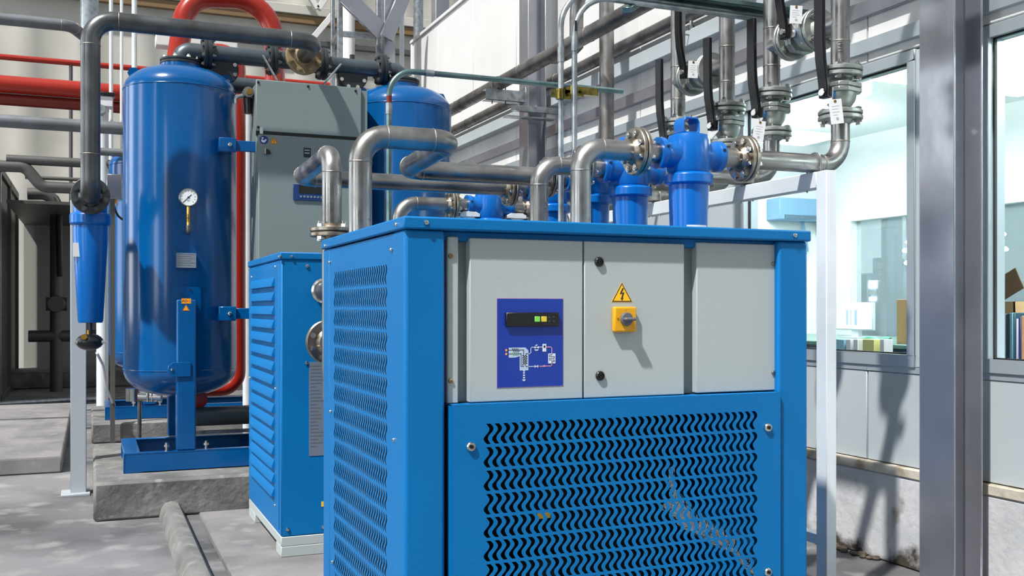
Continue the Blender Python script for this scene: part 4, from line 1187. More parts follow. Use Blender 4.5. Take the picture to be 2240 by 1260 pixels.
ptag('white paper tag hanging at the elbow riser\'s neighbour near the blue filter', P(1660, 287, Y=LY[1] - .11), .050, .092, .15, U, (RX - .10, LY[1] - .025, VZ - .01))
ptag('curled white paper tag on the by-pass valve between the tagged risers', P(1741, 32, Y=(LY[0] + LY[1]) / 2 - .10), .052, .075, .05, U, (RX - .10, (LY[0] + LY[1]) / 2, BZ + .01))
ptag('white paper tag on the by-pass valve behind the cap loop', P(1516, 152, Y=(LY[2] + LY[3]) / 2 - .09), .050, .085, .05, U, (RX - .10, (LY[2] + LY[3]) / 2, BZ + .01))

# ---- white support frame under the lines
fr = thing('pipe_rack', 'white square-tube rack carrying the pipe lines in front of the window', 'frame', (2.71, 4.4, 0))
bz1 = LZ - PR - .001
obj('top_beam', MB().box(2.69, 2.742, 3.262, 5.75, bz1 - .066, bz1), 'white_paint', fr, .003)
for y0 in (3.20, 5.68):
    obj('post', MB().box(2.6905, 2.7415, y0, y0 + .062, .0, bz1 - .066 if y0 > 4 else bz1), 'white_paint', fr, .003)
    obj('base_plate', MB().box(2.64, 2.79, y0 - .04, y0 + .10, 0, .012), 'white_paint', fr)
obj('low_rail', MB().box(2.695, 2.737, 3.26, 5.68, .25, .29), 'white_paint', fr, .002)
for i in range(4):
    y = LY[i]; ub = MB()
    pts = [(2.716, y - .043, bz1 - .075)] + [(2.716, y - .043 * math.cos(PI * k / 12), LZ + .043 * math.sin(PI * k / 12)) for k in range(13)] + [(2.716, y + .043, bz1 - .075)]
    ub.tube(pts, .004, 8)
    tag(obj('u_bolt', ub, 'steel_bright'), ['bright U-bolt clamping the elbowed pipe near the frame post', 'bright U-bolt on the second pipe along the white frame', 'bright U-bolt on the third pipe along the white frame', 'bright U-bolt on the fourth pipe along the white frame'][i], 'clamp')
for px, py, lab in ((1022, 467, 'white pipe saddle left of the filter over the louvred cabinet'), (1124, 470, 'white pipe saddle right of the filter over the louvred cabinet')):
    x = PX(px, 5.41)
    t = thing('pipe_saddle', lab, 'bracket', (x, 5.41, 1.46))
    obj('post', MB().box(x - .03, x + .03, 5.37, 5.45, 1.462 if x < 1.9 else 0, LZ - PR - .03), 'white_paint', t)
    obj('saddle', MB().prism([(-.06, -.03), (.06, -.03), (.06, -.012), (.035, .0), (-.035, .0), (-.06, -.012)], (x, 5.36, LZ - PR), (1, 0, 0), (0, 0, 1), -.10), 'white_paint', t, .002)

# ---- overhead pipes along the partition wall
AX, AZ, BX_, BZ_ = 2.985, 2.985, 3.432, 3.03
t = run('overhead_pipe', 'thick steel pipe running along the wall on the bracket arm', [(AX, -1, AZ), (AX, 11.2, AZ)], .052, .05, 'steel_dull', False)
for px in (1143, 1000, 1290): weld(t, (AX, PYd(px, AX), AZ), (0, 1, 0), .0525)
t = run('overhead_pipe', 'thinner steel pipe tucked between column and wall', [(BX_, -1, BZ_), (BX_, 11.2, BZ_)], .046, .05, 'steel_dull', False)
for px in (1022, 1220): weld(t, (BX_, PYd(px, BX_), BZ_), (0, 1, 0), .0465)
dp = thing('drain_cock', 'small steel drain cock under the pipe next to the wall', 'valve', P(1512, 70, X=BX_))
q = P(1512, 64, X=BX_); y_ = q.y
mb = MB(); mb.cyl((BX_, y_, BZ_ - .03), (BX_, y_, BZ_ - .12), .012, seg=10); obj('body', mb, 'steel_bright', dp)
mb = MB(); mb.cyl((BX_, y_, BZ_ - .075), (BX_, y_, BZ_ - .10), .022, seg=6); mb.bar((BX_ - .07, y_, BZ_ - .135), (BX_ + .03, y_, BZ_ - .135), .008, .006); mb.cyl((BX_, y_, BZ_ - .12), (BX_, y_, BZ_ - .155), .007, seg=8); obj('handle', mb, 'steel_dull', dp)
# tall pipe with a U-bend behind the thick one
UX = 3.205
ua, ub_ = PYd(1327, UX), PYd(1261, UX)
zc = PZ(1290, 4, X=UX) - .06
cy_ = (ua + ub_) / 2; rr_ = (ub_ - ua) / 2
pts = [(UX, ua, 0), (UX, ua, zc)] + [(UX, cy_ - rr_ * math.cos(PI * k / 14), zc + rr_ * math.sin(PI * k / 14)) for k in range(1, 14)] + [(UX, ub_, zc), (UX, ub_, AZ + .09)] + [(AX + .02 + (UX - AX - .02) * (1 - k / 6), ub_, AZ + .09 - .09 * math.sin(PI / 2 * k / 6)) for k in range(1, 7)]
t = thing('u_bend_pipe', 'tall steel pipe with a U-bend at its top behind the thick wall pipe', 'pipe', (UX, ua, 0))
obj('pipe', MB().tube(pts, .050, 24), 'steel_dull', t)
# bracket arms on the far column
ar = thing('bracket_arm', 'grey channel arm reaching from the steel column under the thick pipe', 'bracket', (3.2, 7.4, 2.88))
mb = MB(); z1 = AZ - .052; mb.box(2.86, 3.2, 7.37, 7.376, z1 - .09, z1); mb.box(2.86, 3.2, 7.37, 7.45, z1 - .006, z1); mb.box(2.86, 3.2, 7.37, 7.45, z1 - .09, z1 - .084)
obj('channel', mb, 'galvanized', ar, .001)
obj('end_plate', MB().box(3.188, 3.20, 7.34, 7.48, z1 - .12, z1 + .03), 'galvanized', ar, .001)
pts = [(AX - .057, 7.41, z1 - .11)] + [(AX - .057 * math.cos(PI * k / 12), 7.41, AZ + .057 * math.sin(PI * k / 12)) for k in range(13)] + [(AX + .057, 7.41, z1 - .11)]
tag(obj('u_bolt', MB().tube(pts, .005, 8), 'dim_pipe'), 'dark U-bolt holding the thick pipe on the bracket arm', 'clamp')
ar = thing('wall_strut', 'short galvanized strut fixed to the steel column behind the conduits', 'bracket', (3.2, 7.4, 2.45))
mb = MB(); a = P(1198, 241, Y=7.3); mb.box(3.05, WX - .03, 7.27, 7.315, a.z - .03, a.z + .015); obj('channel', mb, 'galvanized', ar, .001)
obj('flat', MB().box(2.99, 3.40, 7.24, 7.33, a.z - .085, a.z - .075), 'galvanized', ar)

# ---- conduits
t = thing('conduit', 'teal-grey conduit bent over from the louvred cabinet towards the wall', 'conduit', (1.577, 5.6, 1.46))
CYd = 5.60; cx = PX(851, CYd); cz = PZ(950, 161, Y=CYd)
obj('tube', MB().tube(bend([(cx, CYd, 1.46), (cx, CYd, cz), (3.1, CYd, cz)], .15, 10), .0165, 14), 'galv_teal', t)
obj('coupling', MB().cyl((cx, CYd, PZ(851, 250, Y=CYd)), (cx, CYd, PZ(851, 226, Y=CYd)), .0195, seg=14), 'galvanized', t)
obj('red_mark', MB().cyl((cx, CYd, PZ(851, 225, Y=CYd)), (cx, CYd, PZ(851, 210, Y=CYd)), .0168, seg=14), 'red_shaded_and_mark', t)
xx = PX(938, CYd); obj('coupling', MB().cyl((xx - .02, CYd, cz), (xx + .03, CYd, cz), .0195, seg=14), 'galvanized', t)
CY2 = 3.93
for px, top, lab in ((1227, 2.585, 'plain upright galvanized conduit with a low sleeve, beside the printed one'), (1250, 2.555, 'upright galvanized conduit with a small black printed label')):
    x = PX(px, CY2); y = CY2 + (0.0 if px < 1240 else -.03)
    t = thing('conduit', lab, 'conduit', (x, y, 1.0))
    obj('tube', MB().tube(bend([(x, y, .3), (x, y, top), (RX + .25, y, top)], .17, 10), .0125, 14), 'galvanized', t)
    for z in ((2.30,) if px < 1240 else (2.345,)):
        obj('coupling', MB().cyl((x, y, z - .035), (x, y, z + .03), .0155, seg=14), 'galvanized', t)
    if px > 1240: obj('printed_label', MB().box(x - .005, x + .006, y - .0138, y - .011, 2.395, 2.44), 'print_dark', t)
st = thing('strut_channel', 'galvanized strut channel carrying the conduits between the risers', 'channel', (2.3, CY2 - .01, 2.6))
a = P(1420, 4, Y=CY2 - .045)
mb = MB(); mb.box(2.02, RX + .3, CY2 - .060, CY2 - .056, 2.598, 2.622); mb.box(2.02, RX + .3, CY2 - .060, CY2 + .02, 2.598, 2.602)
obj('channel', mb, 'galv_teal', st, .001)
pa = P(1372, 22, Y=3.86); pb = P(1412, -6, Y=4.15)
obj('cross_arm', MB().bar(pa, pb, .045, .025), 'galv_teal', st, .002)
for px, py in ((1225, 206), (1253, 200)):
    c = P(px, py, Y=CY2 - .015)
    t = thing('conduit_clamp', 'yellow zinc clamp on the upright conduit ' + ('without a printed label' if px < 1240 else 'with the black printed label'), 'clamp', c)
    obj('band', MB().lathe([(.0128, -.022), (.0185, -.022), (.0185, .022), (.0128, .022)], c, (0, 0, 1), 14), 'yellow_zinc', t)
    mb = MB(); mb.box(c.x + .014, c.x + .05, c.y - .006, c.y + .006, c.z - .02, c.z + .02); mb.cyl((c.x + .034, c.y - .02, c.z), (c.x + .034, c.y + .02, c.z), .007, seg=6)
    obj('ear', mb, 'yellow_zinc', t)
    obj('ear', MB().box(c.x - .04, c.x - .012, c.y - .006, c.y + .006, c.z - .016, c.z + .016), 'yellow_zinc', t)
ss = obj('strut_piece', MB().box(PX(1262, CY2) - .01, PX(1262, CY2) + .10, CY2 - .01, CY2 + .03, PZ(1262, 206, Y=CY2), PZ(1262, 190, Y=CY2)), 'yellow_zinc', None, .002)
tag(ss, 'short yellow zinc strut stub beside the conduit clamps', 'bracket')

# ================================================================ background on the left and behind
def hpipe(name, label, px0, v0, Y, x0, x1, r, m, dirY=0):
    z = PZ(px0, v0, Y=Y)
    o = obj(name, MB().cyl((x0, Y, z), (x1, Y, z), r, seg=18), m)
    return tag(o, label, 'pipe')
hpipe('red_pipe', 'thin red pipe running across the back of the hall', 0, 124, 15, -3, 3.3, .040, 'red_paint')
hpipe('red_pipe', 'thick red pipe running across behind the blue tanks', 0, 183, 13, -3, 3.3, .10, 'red_paint')
hpipe('red_pipe', 'shade-darkened red pipe hanging right under the thick red pipe', 0, 216, 13.1, -3, 3.3, .072, 'red_shaded_and_mark')
hpipe('grey_pipe', 'grey pipe crossing behind the main dark pipe below the red pipes', 0, 264, 10, -3, 3.0, .058, 'grey_far_pipe')
hpipe('grey_pipe', 'short grey pipe beside the white tube above the bright blue tank', 245, 333, 10, -.03, 2.0, .036, 'grey_far_pipe')
hpipe('grey_pipe', 'grey pipe ending above the dark rack frame', 90, 352, 12, P(14, 350, Y=12).x, .35, .050, 'dim_pipe')
hpipe('grey_pipe', 'slim grey pipe below the one ending above the dark rack', 110, 390, 12, P(55, 390, Y=12).x, .35, .020, 'dim_pipe')
z = PZ(120, 410, Y=12)
t = run('grey_pipe', 'dark pipe with a double bend rising over the rack frame', [(.4, 12, z), (P(92, 410, Y=12).x, 12, z), (P(55, 372, Y=12).x, 12, PZ(55, 365, Y=12)), (-1.6, 12, PZ(20, 366, Y=12))], .062, .12, 'dim_pipe', False)
# elbowed pipe at the top left and the upright it joins
z = PZ(0, 34, Y=9)
t = run('grey_pipe', 'grey pipe turning back at the top beside the main dark pipe', [(-1.8, 9.1, z), (-.16, 9.1, z), (PX(196, 9.4), 9.45, z - .02)], .048, .10, 'grey_far_pipe', True)
xv = PX(196, 9.4)
o = obj('upright_pipe', MB().cyl((xv, 9.4, z - .15), (xv, 9.4, 5.5), .075, seg=22), 'galvanized'); tag(o, 'pale upright pipe standing behind the main dark pipe', 'pipe')
# thin rods and tubes
for px, r, lab, Y in ((243, .022, 'thin upright rod farthest from the gauge tank', 12.2), (266, .018, 'thinnest upright rod between two thicker ones', 12.2), (294, .030, 'thickest upright rod beside the gauge tank', 12.2)):
    x = PX(px, Y); o = obj('hanger_rod', MB().cyl((x, Y, 1.5), (x, Y, 6.2), r, seg=10), 'white_paint'); tag(o, lab, 'rod')
x = PX(155, 15); o = obj('hanger_rod', MB().cyl((x, 15, 2.6), (x, 15, PZ(155, 136, Y=15)), .024, seg=8), 'dim_pipe'); tag(o, 'short dark hanger rod under the thin red pipe', 'rod')
x = PX(545, 9); o = obj('upright_pipe', MB().cyl((PX(541, 8.2), 8.2, 0), (PX(541, 8.2), 8.2, PZ(541, 185, Y=8.2)), .036, seg=16), 'white_paint'); tag(o, 'white upright tube between red pipe and grey cabinet', 'pipe')
# white tube with a sensor head
Y = 12.0; x = PX(224, Y)
t = thing('sensor_post', 'white round post with a boxy head behind the main dark pipe', 'post', (x, Y, 0))
obj('post', MB().cyl((x, Y, 0), (x, Y, PZ(224, 232, Y=Y)), .062, seg=20), 'white_paint', t)
obj('head', MB().box(x - .06, x + .11, Y - .08, Y + .08, PZ(224, 236, Y=Y), PZ(224, 212, Y=Y)), 'white_paint', t, .01)
obj('cap', MB().box(x - .08, x + .13, Y - .1, Y + .1, PZ(224, 212, Y=Y), PZ(224, 204, Y=Y)), 'black_plastic', t, .01)
obj('spout', MB().cyl((x - .02, Y - .06, PZ(224, 246, Y=Y)), (x - .02, Y - .16, PZ(224, 244, Y=Y)), .05, seg=14), 'galvanized', t)
# junction box with orange gland
Y = 9.55
a, c = P(233, 380, Y=Y), P(268, 436, Y=Y)
t = thing('junction_box', 'grey junction box with an orange gland in front of the bright blue tank', 'box', ((a.x + c.x) / 2, Y, c.z))
obj('box', MB().box(a.x, c.x, Y, Y + .16, c.z, a.z), 'column_paint', t, .006)
obj('stand', MB().box(a.x + .03, a.x + .07, Y + .01, Y + .05, 0, c.z), 'dim_pipe', t)
g = P(249, 436, Y=Y); obj('gland', MB().cyl(g + Vector((0, .05, .02)), g + Vector((0, .05, -.03)), .03, seg=10), 'sign_orange', t)
obj('nut', MB().cyl(g + Vector((0, .05, -.03)), g + Vector((0, .05, -.055)), .024, seg=6), 'steel_bright', t)
obj('cable', MB().tube([g + Vector((.0, .05, -.05)), P(252, 460, Y=Y + .05), P(258, 472, Y=Y + .1), P(266, 479, Y=Y + .2), P(282, 482, Y=Y + .3)], .010, 8), 'rubber', t)
# red inverted-U pipe and the upright red pipe
Y = 8.3
A = P(383, 165, Y=Y); B = P(409, -12, Y=Y); C = P(590, -12, Y=Y); D = P(601, 150, Y=Y)
t = run('red_pipe', 'red pipe arched over the grey header between the tanks', [(P(362, 250, Y=Y).x, 12.95, 3.78), P(362, 250, Y=Y), A, P(408, -8, Y=Y), P(597, 0, Y=Y), P(604, 260, Y=Y)], .080, [.2, .3, .26, .30], 'red_paint', False, n=12)
Y = 7.75
x = PX(521, Y)
t = run('red_pipe', 'red upright pipe bent at both ends right of the gauge tank', [P(440, 112, Y=Y), (x, Y, PZ(521, 112, Y=Y)), (x, Y, PZ(521, 850, Y=Y)), (TX1 + .12, Y, PZ(521, 850, Y=Y)), (TX1 + .12, 6.9, .60)], .055, [.13, .13, .13], 'red_paint', False)
# white square duct behind the header
o = obj('cable_duct', MB().box(PX(341, 8.9), PX(520, 8.9), 8.9, 9.05, PZ(400, 103, Y=8.9), PZ(400, 78, Y=8.9)), 'wall_white', None, .006); obj('leg', MB().box(PX(400, 9) - .03, PX(400, 9) + .03, 8.95, 9.01, 0, PZ(400, 100, Y=8.9)), 'dim_pipe', o); tag(o, 'white square duct end sticking out behind the gauge tank neck', 'duct')

# dark rack frame on the far left
t = thing('rack_frame', 'dark steel rack frame standing along the far left', 'rack', (-1.06, 15, 0))
RXX = -1.06
for y0, w in ((13.1, .10), (14.3, .10), (16.0, .10), (17.6, .10)):
    obj('post', MB().box(RXX - .10, RXX, y0, y0 + w, 0, 3.02), 'column_paint' if y0 < 15 else 'dim_pipe', t, .005)
obj('top_rail', MB().box(RXX - .10, RXX, 13.1, 17.7, 2.93, 3.03), 'dim_pipe', t, .005)
obj('bottom_rail', MB().box(RXX - .10, RXX, 13.1, 17.7, .0, .10), 'dim_pipe', t, .005)
obj('side_sheet', MB().box(RXX - .07, RXX - .04, 13.2, 17.6, .1, 2.95), 'dim_pipe', t)
cn = thing('sunshade', 'dark flat canopy added to shade the back wall over the dim pipes', 'sunshade', (-.6, 16.2, 2.6))  # flat roof added to darken the back-left corner
obj('roof', MB().box(-1.0, .75, 14.3, 18.0, PZ(80, 446, Y=14.3), PZ(80, 439, Y=14.3)), 'dim_pipe', cn)
obj('shade_sheet', MB().box(-1.0, .75, 17.9, 17.94, .2, PZ(80, 446, Y=14.3)), 'hall_wall', cn)  # darker sheet standing in for shade on the back wall
# pipework against the back wall at floor level
t = run('back_pipe', 'dim upright pipe with an elbow against the back wall', [P(60, 424, Y=16), P(123, 424, Y=16), (PX(123, 16), 16, 0)], .085, .2, 'dim_pipe', False)
z = PZ(120, 735, Y=16); o = obj('back_pipe', MB().cyl((P(62, 735, Y=16).x, 16, z), (1.5, 16, z), .085, seg=18), 'dim_pipe'); tag(o, 'dim level pipe with a flange end low against the back wall', 'pipe')
z = PZ(123, 665, Y=16)
t = thing('gate_valve', 'dim hand valve on the upright pipe at the back wall', 'valve', P(123, 665, Y=15.85))
c = P(123, 665, Y=15.85)
obj('wheel', MB().lathe([(.11, -.01), (.12, 0), (.11, .01), (.10, 0), (.11, -.01)], c + Vector((0, -.12, 0)), (0, 1, 0), 20), 'dim_pipe', t)
obj('stem', MB().cyl(c + Vector((0, -.14, 0)), c, .03, seg=10), 'dim_pipe', t)
obj('body', MB().cyl(c + Vector((-.14, .15, 0)), c + Vector((.14, .15, 0)), .10, seg=14), 'dim_pipe', t)
o = obj('hose', MB().tube([P(123, 432, Y=15.93), P(129, 442, Y=15.87), P(127, 490, Y=15.86), P(129, 560, Y=15.86), P(131, 605, Y=15.86)], .035, 10), 'rubber'); tag(o, 'black hose hanging down beside the dim upright pipe', 'hose')
o = obj('floor_curb', MB().box(-3, 4, 16.6, 17.9, 0, .25), 'concrete_rough', None, .02); tag(o, 'low dark concrete curb along the foot of the back wall', 'curb')
o = obj('floor_pipe', MB().tube([P(-40, 886, Z=.05), P(60, 880, Z=.05), P(165, 874, Z=.05), P(235, 872, Z=.05)], .03, 10), 'galvanized'); tag(o, 'pale pipe lying on the floor behind the white square post', 'pipe')
o = obj('drain_hose', MB().tube(bend([P(212, 772, Y=7.0), P(226, 800, Y=7.3), P(234, 850, Y=8.2), P(246, 882, Y=9.6)], .3, 6), .009, 8), 'white_paint'); tag(o, 'thin white drain hose falling from the float drain', 'hose')
# silver drain valve under the first tank
t = thing('tank_drain', 'shiny metal drain valve under the belly of the gauge tank', 'valve', P(315, 880, Y=7.4))
c = P(312, 862, Y=7.35)
obj('body', MB().cyl(c + Vector((-.06, 0, .04)), c + Vector((-.06, 0, -.045)), .050, seg=14), 'steel_bright', t)
obj('manifold', MB().cyl(c + Vector((-.06, 0, -.01)), c + Vector((.12, -.05, -.02)), .035, seg=12), 'steel_bright', t)
for k in range(4):
    p = c + Vector((.03 + .028 * k, -.06, -.02)); obj('fin', MB().cyl(p + Vector((0, 0, -.03)), p + Vector((0, 0, .03)), .009, seg=8), 'steel_bright', t)
obj('leg', MB().cyl(c + Vector((-.02, 0, -.04)), (c.x - .02, c.y, .21), .014, seg=10), 'steel_dull', t)

# ---- lattice ladder tower and braces behind the cabinet
Y = 11.0
t = thing('lattice_tower', 'galvanized lattice tower with ladder rungs behind the grey cabinet', 'tower', (PX(780, Y), Y, 0))
for px, w, yy in ((728, .045, Y + .5), (743, .055, Y), (828, .055, Y)):
    x = PX(px, yy); obj('post', MB().box(x - w / 2 * 1.0, x + w / 2, yy - w / 2, yy + w / 2, 0, 6.0), 'galvanized', t, .004)
xa, xb = PX(743, Y), PX(828, Y)
for v in (78, -60, 216, 354, 492, 630):
    z = PZ(786, v, Y=Y); obj('rung', MB().box(xa, xb, Y - .025, Y + .025, z - .03, z + .03), 'galvanized', t, .003)
    obj('side_rung', MB().bar((PX(728, Y + .5), Y + .5, z + .02), (xa, Y, z), .05, .05), 'galvanized', t, .003)
o = obj('lattice_brace', MB().bar(P(756, -8, Y=10.8), P(836, 72, Y=10.8), .05, .19), 'column_paint', None, .004); tag(o, 'wide grey brace falling diagonally across the lattice tower', 'beam')
o = obj('lattice_brace', MB().bar(P(888, -20, Y=10.7), P(845, 84, Y=10.7), .05, .15), 'column_paint', None, .004); tag(o, 'grey brace slanting down to the column behind the blue tank', 'beam')
o = obj('tower_column', MB().box(PX(838, 10.9), PX(862, 10.9), 10.85, 11.0, 0, 6), 'column_paint', None, .005); tag(o, 'grey column where the two wide braces meet', 'column')
x = PX(763, 12.5); o = obj('vent_pipe', MB().cyl((x, 12.5, 0), (x, 12.5, 6.4), .075, seg=22), 'wall_white'); tag(o, 'white round pipe standing behind the ladder rungs', 'pipe')
x = PX(879, 11.2); o = obj('upright_pipe', MB().cyl((x, 11.2, 0), (x, 11.2, 6), .028, seg=14), 'white_paint'); tag(o, 'thin white upright tube next to the column behind the blue tank', 'pipe')
x = PX(915, 12.6); o = obj('upright_pipe', MB().cyl((x, 12.6, 0), (x, 12.6, 6.6), .065, seg=18), 'galvanized'); tag(o, 'pale steel upright pipe rising behind the partition wall end', 'pipe')
x = PX(968, 13.2); o = obj('upright_pipe', MB().box(x - .10, x + .10, 13.2, 13.4, 0, 7), 'column_paint', None, .005); tag(o, 'grey post rising behind the top of the partition wall', 'post')

# ================================================================ office behind the windows
OX = 7.0
struct('wall_office_back', MB().box(OX, OX + .1, 7.99, 8.6, 0, 2.9).box(OX, OX + .1, -2, 7.99, 2.1, 2.9).box(OX, OX + .1, -2, 7.99, 0, .8), 'office_wall', 'white far wall of the office with a wide inner window', 'wall')
struct('wall_office_left', MB().box(WX + .12, OX + .1, 8.5, 8.6, 0, 2.9), 'office_wall', 'white end wall of the office', 'wall')
struct('wall_office_right', MB().box(WX + .12, OX + .1, -2.1, -2, 0, 2.9), 'office_wall', 'white wall at the other end of the office', 'wall')
struct('ceiling', MB().box(WX + .12, OX + .1, -2.1, 8.6, 2.9, 3.0), 'office_wall', 'white office ceiling', 'ceiling')
f = MB(); f.box(OX - .03, OX + .11, 7.94, 8.02, .8, 2.1)
f.box(OX - .02, OX + .11, -2, 8.0, 2.07, 2.11)
iw = struct('window_3', f, 'office_wall', 'wide inner window in the far office wall', 'window')
obj('pane', MB().box(OX + .05, OX + .056, -2, 7.95, .8, 2.08), 'hazy_glass', iw)
for k, y in enumerate((-.5, 2.2, 4.9, 7.2)):
    t = thing('ceiling_lamp', 'flat lit ceiling lamp in the office', 'lamp', (5.3, y, 2.9), 'flat lit ceiling lamps in the office')
    obj('suspension', MB().box(5.28, 5.32, y - .02, y + .02, 2.72, 2.9), 'office_wall', t)
    obj('diffuser', MB().box(4.63, 5.97, y - .22, y + .22, 2.68, 2.72), 'lamp_panel', t)
# wall unit on the office end wall
a, c = P(1676, 436, Y=8.5), P(1790, 488, Y=8.5)
t = thing('wall_unit', 'bluish box unit mounted high on the office end wall', 'unit', ((a.x + c.x) / 2, 8.4, c.z))
obj('casing', MB().box(a.x, min(c.x, 6.98), 8.28, 8.5, c.z, a.z), 'office_blue', t, .01)
obj('outlet', MB().box(a.x + .06, min(c.x, 6.98) - .06, 8.27, 8.3, c.z + .01, c.z + .05), 'hall_dark', t)
obj('hose', MB().tube([(6.75, 8.4, c.z + .02), (6.8, 8.42, c.z - .15), (6.86, 8.46, c.z - .3)], .02, 8), 'office_blue', t)
# counter with monitor and box
CT = .95
t = thing('office_counter', 'long office counter with a glass top edge', 'counter', (5.7, 4.5, 0))
obj('top', MB().box(5.15, 6.6, 1.0, 8.2, CT - .03, CT), 'glass_edge', t, .004)
obj('front', MB().box(5.2, 5.24, 1.0, 8.2, 0, CT - .03), 'hall_dark', t)
for y in (1.2, 3.6, 6.0, 8.1): obj('side_panel', MB().box(5.2, 6.55, y - .02, y + .02, 0, CT - .03), 'hall_dark', t)
rr = random.Random(11)
MX = 5.95
a, c = P(1831, 665, X=MX), P(1907, 720, X=MX)
t = thing('monitor', 'bright white computer screen on the office counter', 'monitor', (MX, (a.y + c.y) / 2, CT))
za, zc = a.z, c.z
obj('housing', MB().box(MX, MX + .03, c.y - .012, a.y + .012, zc - .012, za + .012), 'white_paint', t, .004)
sc_ = obj('screen', MB().box(MX - .003, MX + .001, c.y, a.y, zc, za), 'screen_white', t)
for f0, f1 in ((.28, .34), (.40, .43), (.52, .60)):
    obj('screen_column', MB().box(MX - .004, MX - .002, a.y + (c.y - a.y) * f1, a.y + (c.y - a.y) * f0, zc + .03, za - .05), 'print_pale', sc_)
obj('stand', MB().box(MX + .01, MX + .05, (a.y + c.y) / 2 - .04, (a.y + c.y) / 2 + .04, CT, zc + .05), 'white_paint', t)
obj('foot', MB().box(MX - .07, MX + .12, (a.y + c.y) / 2 - .11, (a.y + c.y) / 2 + .11, CT, CT + .012), 'white_paint', t)
def carton(label, x0, x1, y0, y1, z0, z1, open_):
    t = thing('cardboard_box', label, 'box', ((x0 + x1) / 2, (y0 + y1) / 2, z0))
    if open_:
        mb = MB(); w = .006
        mb.box(x0, x0 + w, y0, y1, z0, z1); mb.box(x1 - w, x1, y0, y1, z0, z1); mb.box(x0, x1, y0, y0 + w, z0, z1); mb.box(x0, x1, y1 - w, y1, z0, z1); mb.box(x0, x1, y0, y1, z0, z0 + w)
        obj('carton', mb, 'cardboard', t)
        obj('flap', MB().bar(((x0 + x1) / 2, y1, z1), ((x0 + x1) / 2, y1 + .05, z1 + .10), x1 - x0, .005, (1, 0, 0)), 'cardboard_dark', t)
        obj('flap', MB().bar((x1, (y0 + y1) / 2, z1), (x1 + .06, (y0 + y1) / 2, z1 + .08), y1 - y0, .005, (0, 1, 0)), 'cardboard', t)
    else:
        obj('carton', MB().box(x0, x1, y0, y1, z0, z1), 'cardboard', t, .003)
        obj('tape', MB().box((x0 + x1) / 2 - .03, (x0 + x1) / 2 + .03, y0 - .001, y1 + .001, z0 + .05, z1 + .001), 'folder_orange', t)
        for k in range(3): obj('print_mark', MB().box(x0 - .0015, x0, y0 + .06 + .05 * k, y0 + .09 + .05 * k, z0 + .05, z0 + .09), 'cardboard_dark', t)
a = P(1961, 655, X=5.3)
carton('closed brown carton on the office counter', 5.3, 5.75, a.y - .36, a.y, CT, a.z, False)
cc = obj('coiled_cable', MB().tube([(5.35 + .0 * k, P(1905 + 6 * k, 730, X=5.4).y, CT + .02 + .008 * math.sin(k)) for k in range(10)], .018, 8), 'green_band'); tag(cc, 'pale green cable lying on the counter in front of the screen', 'cable')
for k, (px0, px1, m, lab) in enumerate(((1836, 1856, 'binder_pale', 'pale blue folder standing against the counter front'), (1860, 1870, 'paper', 'narrow white file standing against the counter front'), (1876, 1886, 'paper', 'second white file standing against the counter front, by the yellow one'), (1896, 1922, 'file_yellow', 'yellow file standing against the counter front'), (1934, 1944, 'paper', 'white file standing beyond the yellow one'))):
    y1, y0 = PYd(px0, 5.1), PYd(px1, 5.1)
    o = obj('office_file', MB().box(5.06, 5.14, y0, y1, .62, PZ((px0 + px1) / 2, 742, X=5.1)), m, None, .003); tag(o, lab, 'file')
sh = obj('file_shelf', MB().box(5.0, 5.19, 2.5, 8.0, .59, .62).box(5.0, 5.19, 2.5, 2.53, 0, .6).box(5.0, 5.19, 7.97, 8.0, 0, .6), 'hall_dark'); tag(sh, 'low shelf carrying files in front of the counter', 'shelf')
# desk right behind the second window with folders and an open carton
DZ = .90
t = thing('office_desk', 'desk standing behind the window beyond the steel column', 'desk', (4.1, 2.2, 0))
obj('top', MB().box(3.66, 4.5, .6, 3.35, DZ - .03, DZ), 'office_wall', t, .004)
for x in (3.70, 4.45):
    for y in (.65, 3.3): obj('leg', MB().box(x - .02, x + .02, y - .02, y + .02, 0, DZ - .03), 'alu_frame', t)
FXD = 3.72
def fold(px0, px1, v, m, lab, dx=0, depth=.26):
    y1, y0 = PYd(px0, FXD + dx), PYd(px1, FXD + dx)
    o = obj('folder', MB().box(FXD + dx, FXD + dx + depth, y0, y1, DZ, PZ((px0 + px1) / 2, v, X=FXD + dx)), m, None, .003); tag(o, lab, 'folder')
fold(2150, 2199.5, 687, 'paper', 'wide white file box standing on the desk beside the column')
fold(2200, 2207, 686, 'binder_teal', 'dark teal binder next to the white file box')
fold(2207.5, 2215, 684, 'binder_pale', 'pale blue binder between two dark ones')
fold(2215.5, 2220.5, 684, 'binder_teal', 'slim dark teal binder after the pale blue one')
fold(2222, 2226.5, 697, 'folder_lilac', 'lilac folder behind the dark binders')
fold(2227, 2233, 693, 'binder_navy', 'navy binder next to the orange folder')
fold(2233.5, 2241, 691, 'folder_orange', 'orange folder standing near the navy binder')
fold(2242, 2262, 690, 'folder_lilac', 'wide lilac folder beyond the orange one')
a, c = P(2152, 660, X=4.05), P(2219, 690, X=4.05)
carton('open brown carton standing behind the files on the desk', 4.05, 4.35, c.y, a.y + .03, DZ, a.z, True)

